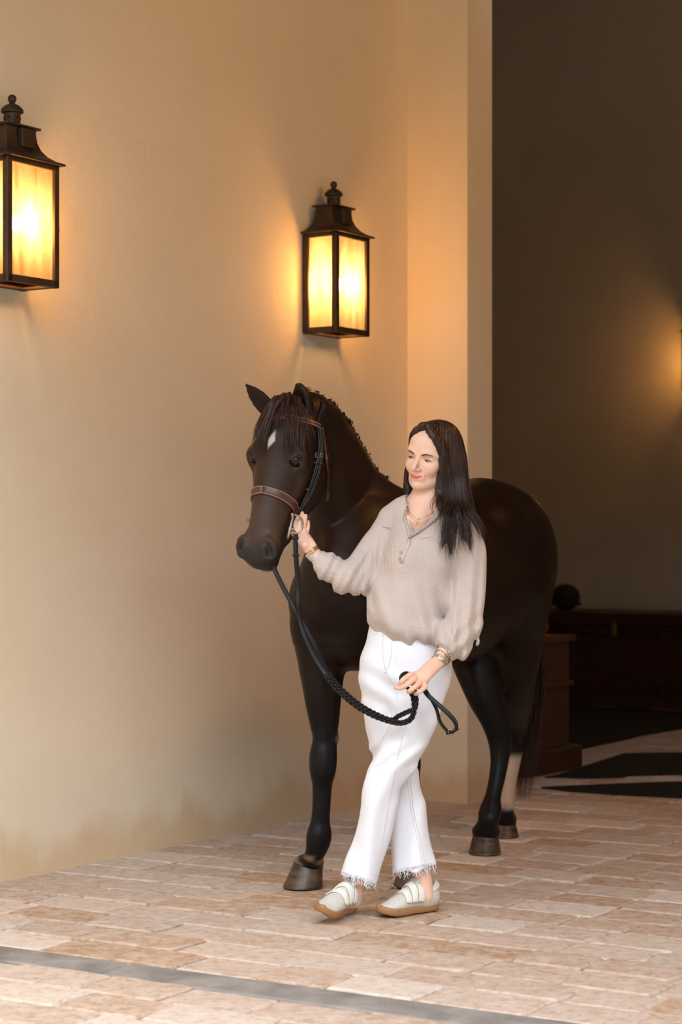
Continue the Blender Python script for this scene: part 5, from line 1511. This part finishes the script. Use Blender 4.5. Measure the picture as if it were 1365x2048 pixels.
# right wrist: gold bracelets
w2 = unit(P(615, 1090, 6.84) - P(636, 1118, 6.83)); e1 = unit(np.cross(w2, Z)); e2 = np.cross(w2, e1)
for k, (off, r, th) in enumerate(((-.004, .0245, .0014), (.001, .0240, .0018), (.006, .0245, .0022))):
    c = P(626, 1104, 6.833) + w2 * off; B = MB(); B.tube([c + (e1 * math.cos(a) + e2 * math.sin(a)) * r for a in np.linspace(0, 6.283, 28, endpoint=False)], th, 6, closed=True); B.build('bracelet', M_gold, person)
# rings
def fring(a, b2, r, m, n=1):
    ax = unit(b2 - a); e1 = unit(np.cross(ax, Z)); e2 = np.cross(ax, e1)
    for k in range(n):
        c = a + ax * .0028 * k; B = MB(); B.tube([c + (e1 * math.cos(t) + e2 * math.sin(t)) * r for t in np.linspace(0, 6.283, 20, endpoint=False)], .0010, 6, closed=True); B.build('finger_ring', m, person)
fring(P(811, 1357.5, 6.560), P(805, 1361, 6.552), .0086, M_sil, 2)
fring(P(822, 1365, 6.561), P(815, 1371, 6.552), .0080, M_gold, 1)
# ================================================================ DIM THINGS INSIDE THE BARN AISLE
M_mah = mat('dark_mahogany', (.035, .011, .006), .4, spec=.4, noise=(6, .8, (.06, .02, .010), (1, 1, 6)))
M_wood = mat('reddish_wood', (.045, .016, .008), .45, spec=.4, noise=(8, .8, (.075, .026, .012), (1, 1, 5)))
M_sheet = mat('sheet_black', (.010, .011, .012), .85, spec=.2, bump=(60, .3, .004))
def sbox(B, s0, s1, t0, t1, z0, z1, b=.004):
    B.bbox(S((s0 + s1) / 2, (t0 + t1) / 2, (z0 + z1) / 2), U * (s1 - s0) / 2, Vv * (t1 - t0) / 2, Z * (z1 - z0) / 2, b)
tr = empty('tack_trunk', tuple(S(5.75, -1.2, 0))); tag(tr, 'long low dark wooden tack chest against the back wall', 'chest')
B = MB(); sbox(B, 5.42, 6.2, -2.75, .45, .06, .62); B.build('carcass', M_mah, tr, False)
B = MB(); sbox(B, 5.38, 6.22, -2.80, .50, .62, .715, .01); B.build('lid', M_mah, tr, False)
B = MB(); sbox(B, 5.36, 6.2, -2.78, .48, 0, .09, .008); B.build('plinth', M_mah, tr, False)
for i, (a, b_) in enumerate(((-2.70, -1.88), (-1.80, -1.10), (-1.02, -.32), (-.24, .40))):
    for (z0, z1) in ((.13, .17), (.55, .59)):
        B = MB(); sbox(B, 5.395, 5.425, a, b_, z0, z1); B.build('rail', M_mah, tr, False)
    B = MB(); sbox(B, 5.395, 5.425, a, a + .05, .13, .59); B.build('stile', M_mah, tr, False)
    B = MB(); sbox(B, 5.395, 5.425, b_ - .05, b_, .13, .59); B.build('stile', M_mah, tr, False)
    B = MB(); sbox(B, 5.375, 5.40, (a + b_) / 2 - .02, (a + b_) / 2 + .02, .54, .66, .006); B.build('brass_latch', mat('dull_brass', (.35, .24, .08), .4, 1.0), tr, False)
hm = empty('riding_helmet', tuple(P(1088, 1228, 15.0))); tag(hm, 'black riding helmet on the far chest, just behind the horse', 'helmet')
B = MB(); c = S(5.7, -2.02, .82); B.sphere(c, (.115, .13, .105), 20, 12); B.build('shell', mat('black_velvet', (.008, .008, .009), .8), hm)
B = MB(); B.lathe(c - Z * .055, [(.118, -.01), (.128, 0), (.118, .012)], 24); B.build('rim', mat('black_velvet'), hm)
B = MB(); B.bbox(c - U * .13 - Z * .06, Vv * .06, U * .04, Z * .006, .003); B.build('peak', mat('black_velvet'), hm)
cb = empty('wooden_cabinet', tuple(S(1.35, -.15, 0))); tag(cb, 'upright reddish wooden cabinet standing behind the horse\'s tail', 'cabinet')
t1 = .115
B = MB(); sbox(B, 1.05, 1.6, -.60, t1 - .03, .10, .71); B.build('body', M_wood, cb, False)
B = MB(); sbox(B, 1.02, 1.63, -.63, t1, .71, .745); B.build('top', M_wood, cb, False)
B = MB(); sbox(B, 1.03, 1.62, -.62, t1 - .005, .465, .49); B.build('ledge', M_wood, cb, False)
B = MB(); sbox(B, 1.00, 1.65, -.64, t1 + .03, 0, .13, .01); B.build('plinth', M_wood, cb, False)
for z0, z1 in ((.16, .44), (.51, .69)):
    B = MB(); sbox(B, 1.04, 1.055, -.52, t1 - .09, z0, z1); B.build('door', M_wood, cb, False)
rc_ = empty('red_cap', tuple(S(1.3, .06, .745))); tag(rc_, 'small red rounded cap on the wooden cabinet behind the horse', 'cap')
B = MB(); B.sphere(S(1.3, .045, .802), (.06, .06, .052), 18, 10); B.build('crown', mat('red_cloth', (.35, .015, .012), .8), rc_)
B = MB(); B.lathe(S(1.3, .045, .748), [(.064, 0), (.066, .006), (.060, .010)], 20); B.build('band', mat('red_cloth'), rc_)
def gpt(x, y, z):      # floor point seen at a pixel
    d = FPX * CAMH / (y - 1075.0); p = P(x, y, d); p[2] = z; return p
def lay_sheet(name, px, label, z=.010):  # thin near-black slab filling the given floor outline
    top = [gpt(x, y, z) for x, y in px]; n = len(top); v = [p for p in top] + [p - Z * z * .9 for p in top]
    f = [tuple(range(n))[::-1], tuple(n + k for k in range(n))] + [(k, (k + 1) % n, n + (k + 1) % n, n + k) for k in range(n)]
    B = MB(); B.add(v, f); o = B.build(name, M_sheet, None, False); tag(o, label, 'mat', 'black floor sheets inside the barn'); return o
lay_sheet('floor_sheet', [(1075, 1512), (1120, 1509), (1300, 1470), (1480, 1442), (1480, 1431), (1300, 1421), (1075, 1410)], 'black floor sheet in front of the far chest')
lay_sheet('floor_sheet', [(1090, 1557), (1112, 1553), (1150, 1541), (1250, 1509), (1480, 1506), (1480, 1546), (1250, 1555), (1200, 1557)], 'middle black floor sheet with a slanting edge')
lay_sheet('floor_sheet', [(1083, 1577), (1150, 1574), (1300, 1568), (1480, 1562), (1480, 1606), (1365, 1597), (1250, 1592), (1140, 1584)], 'nearest black floor sheet, a thin tapering wedge')
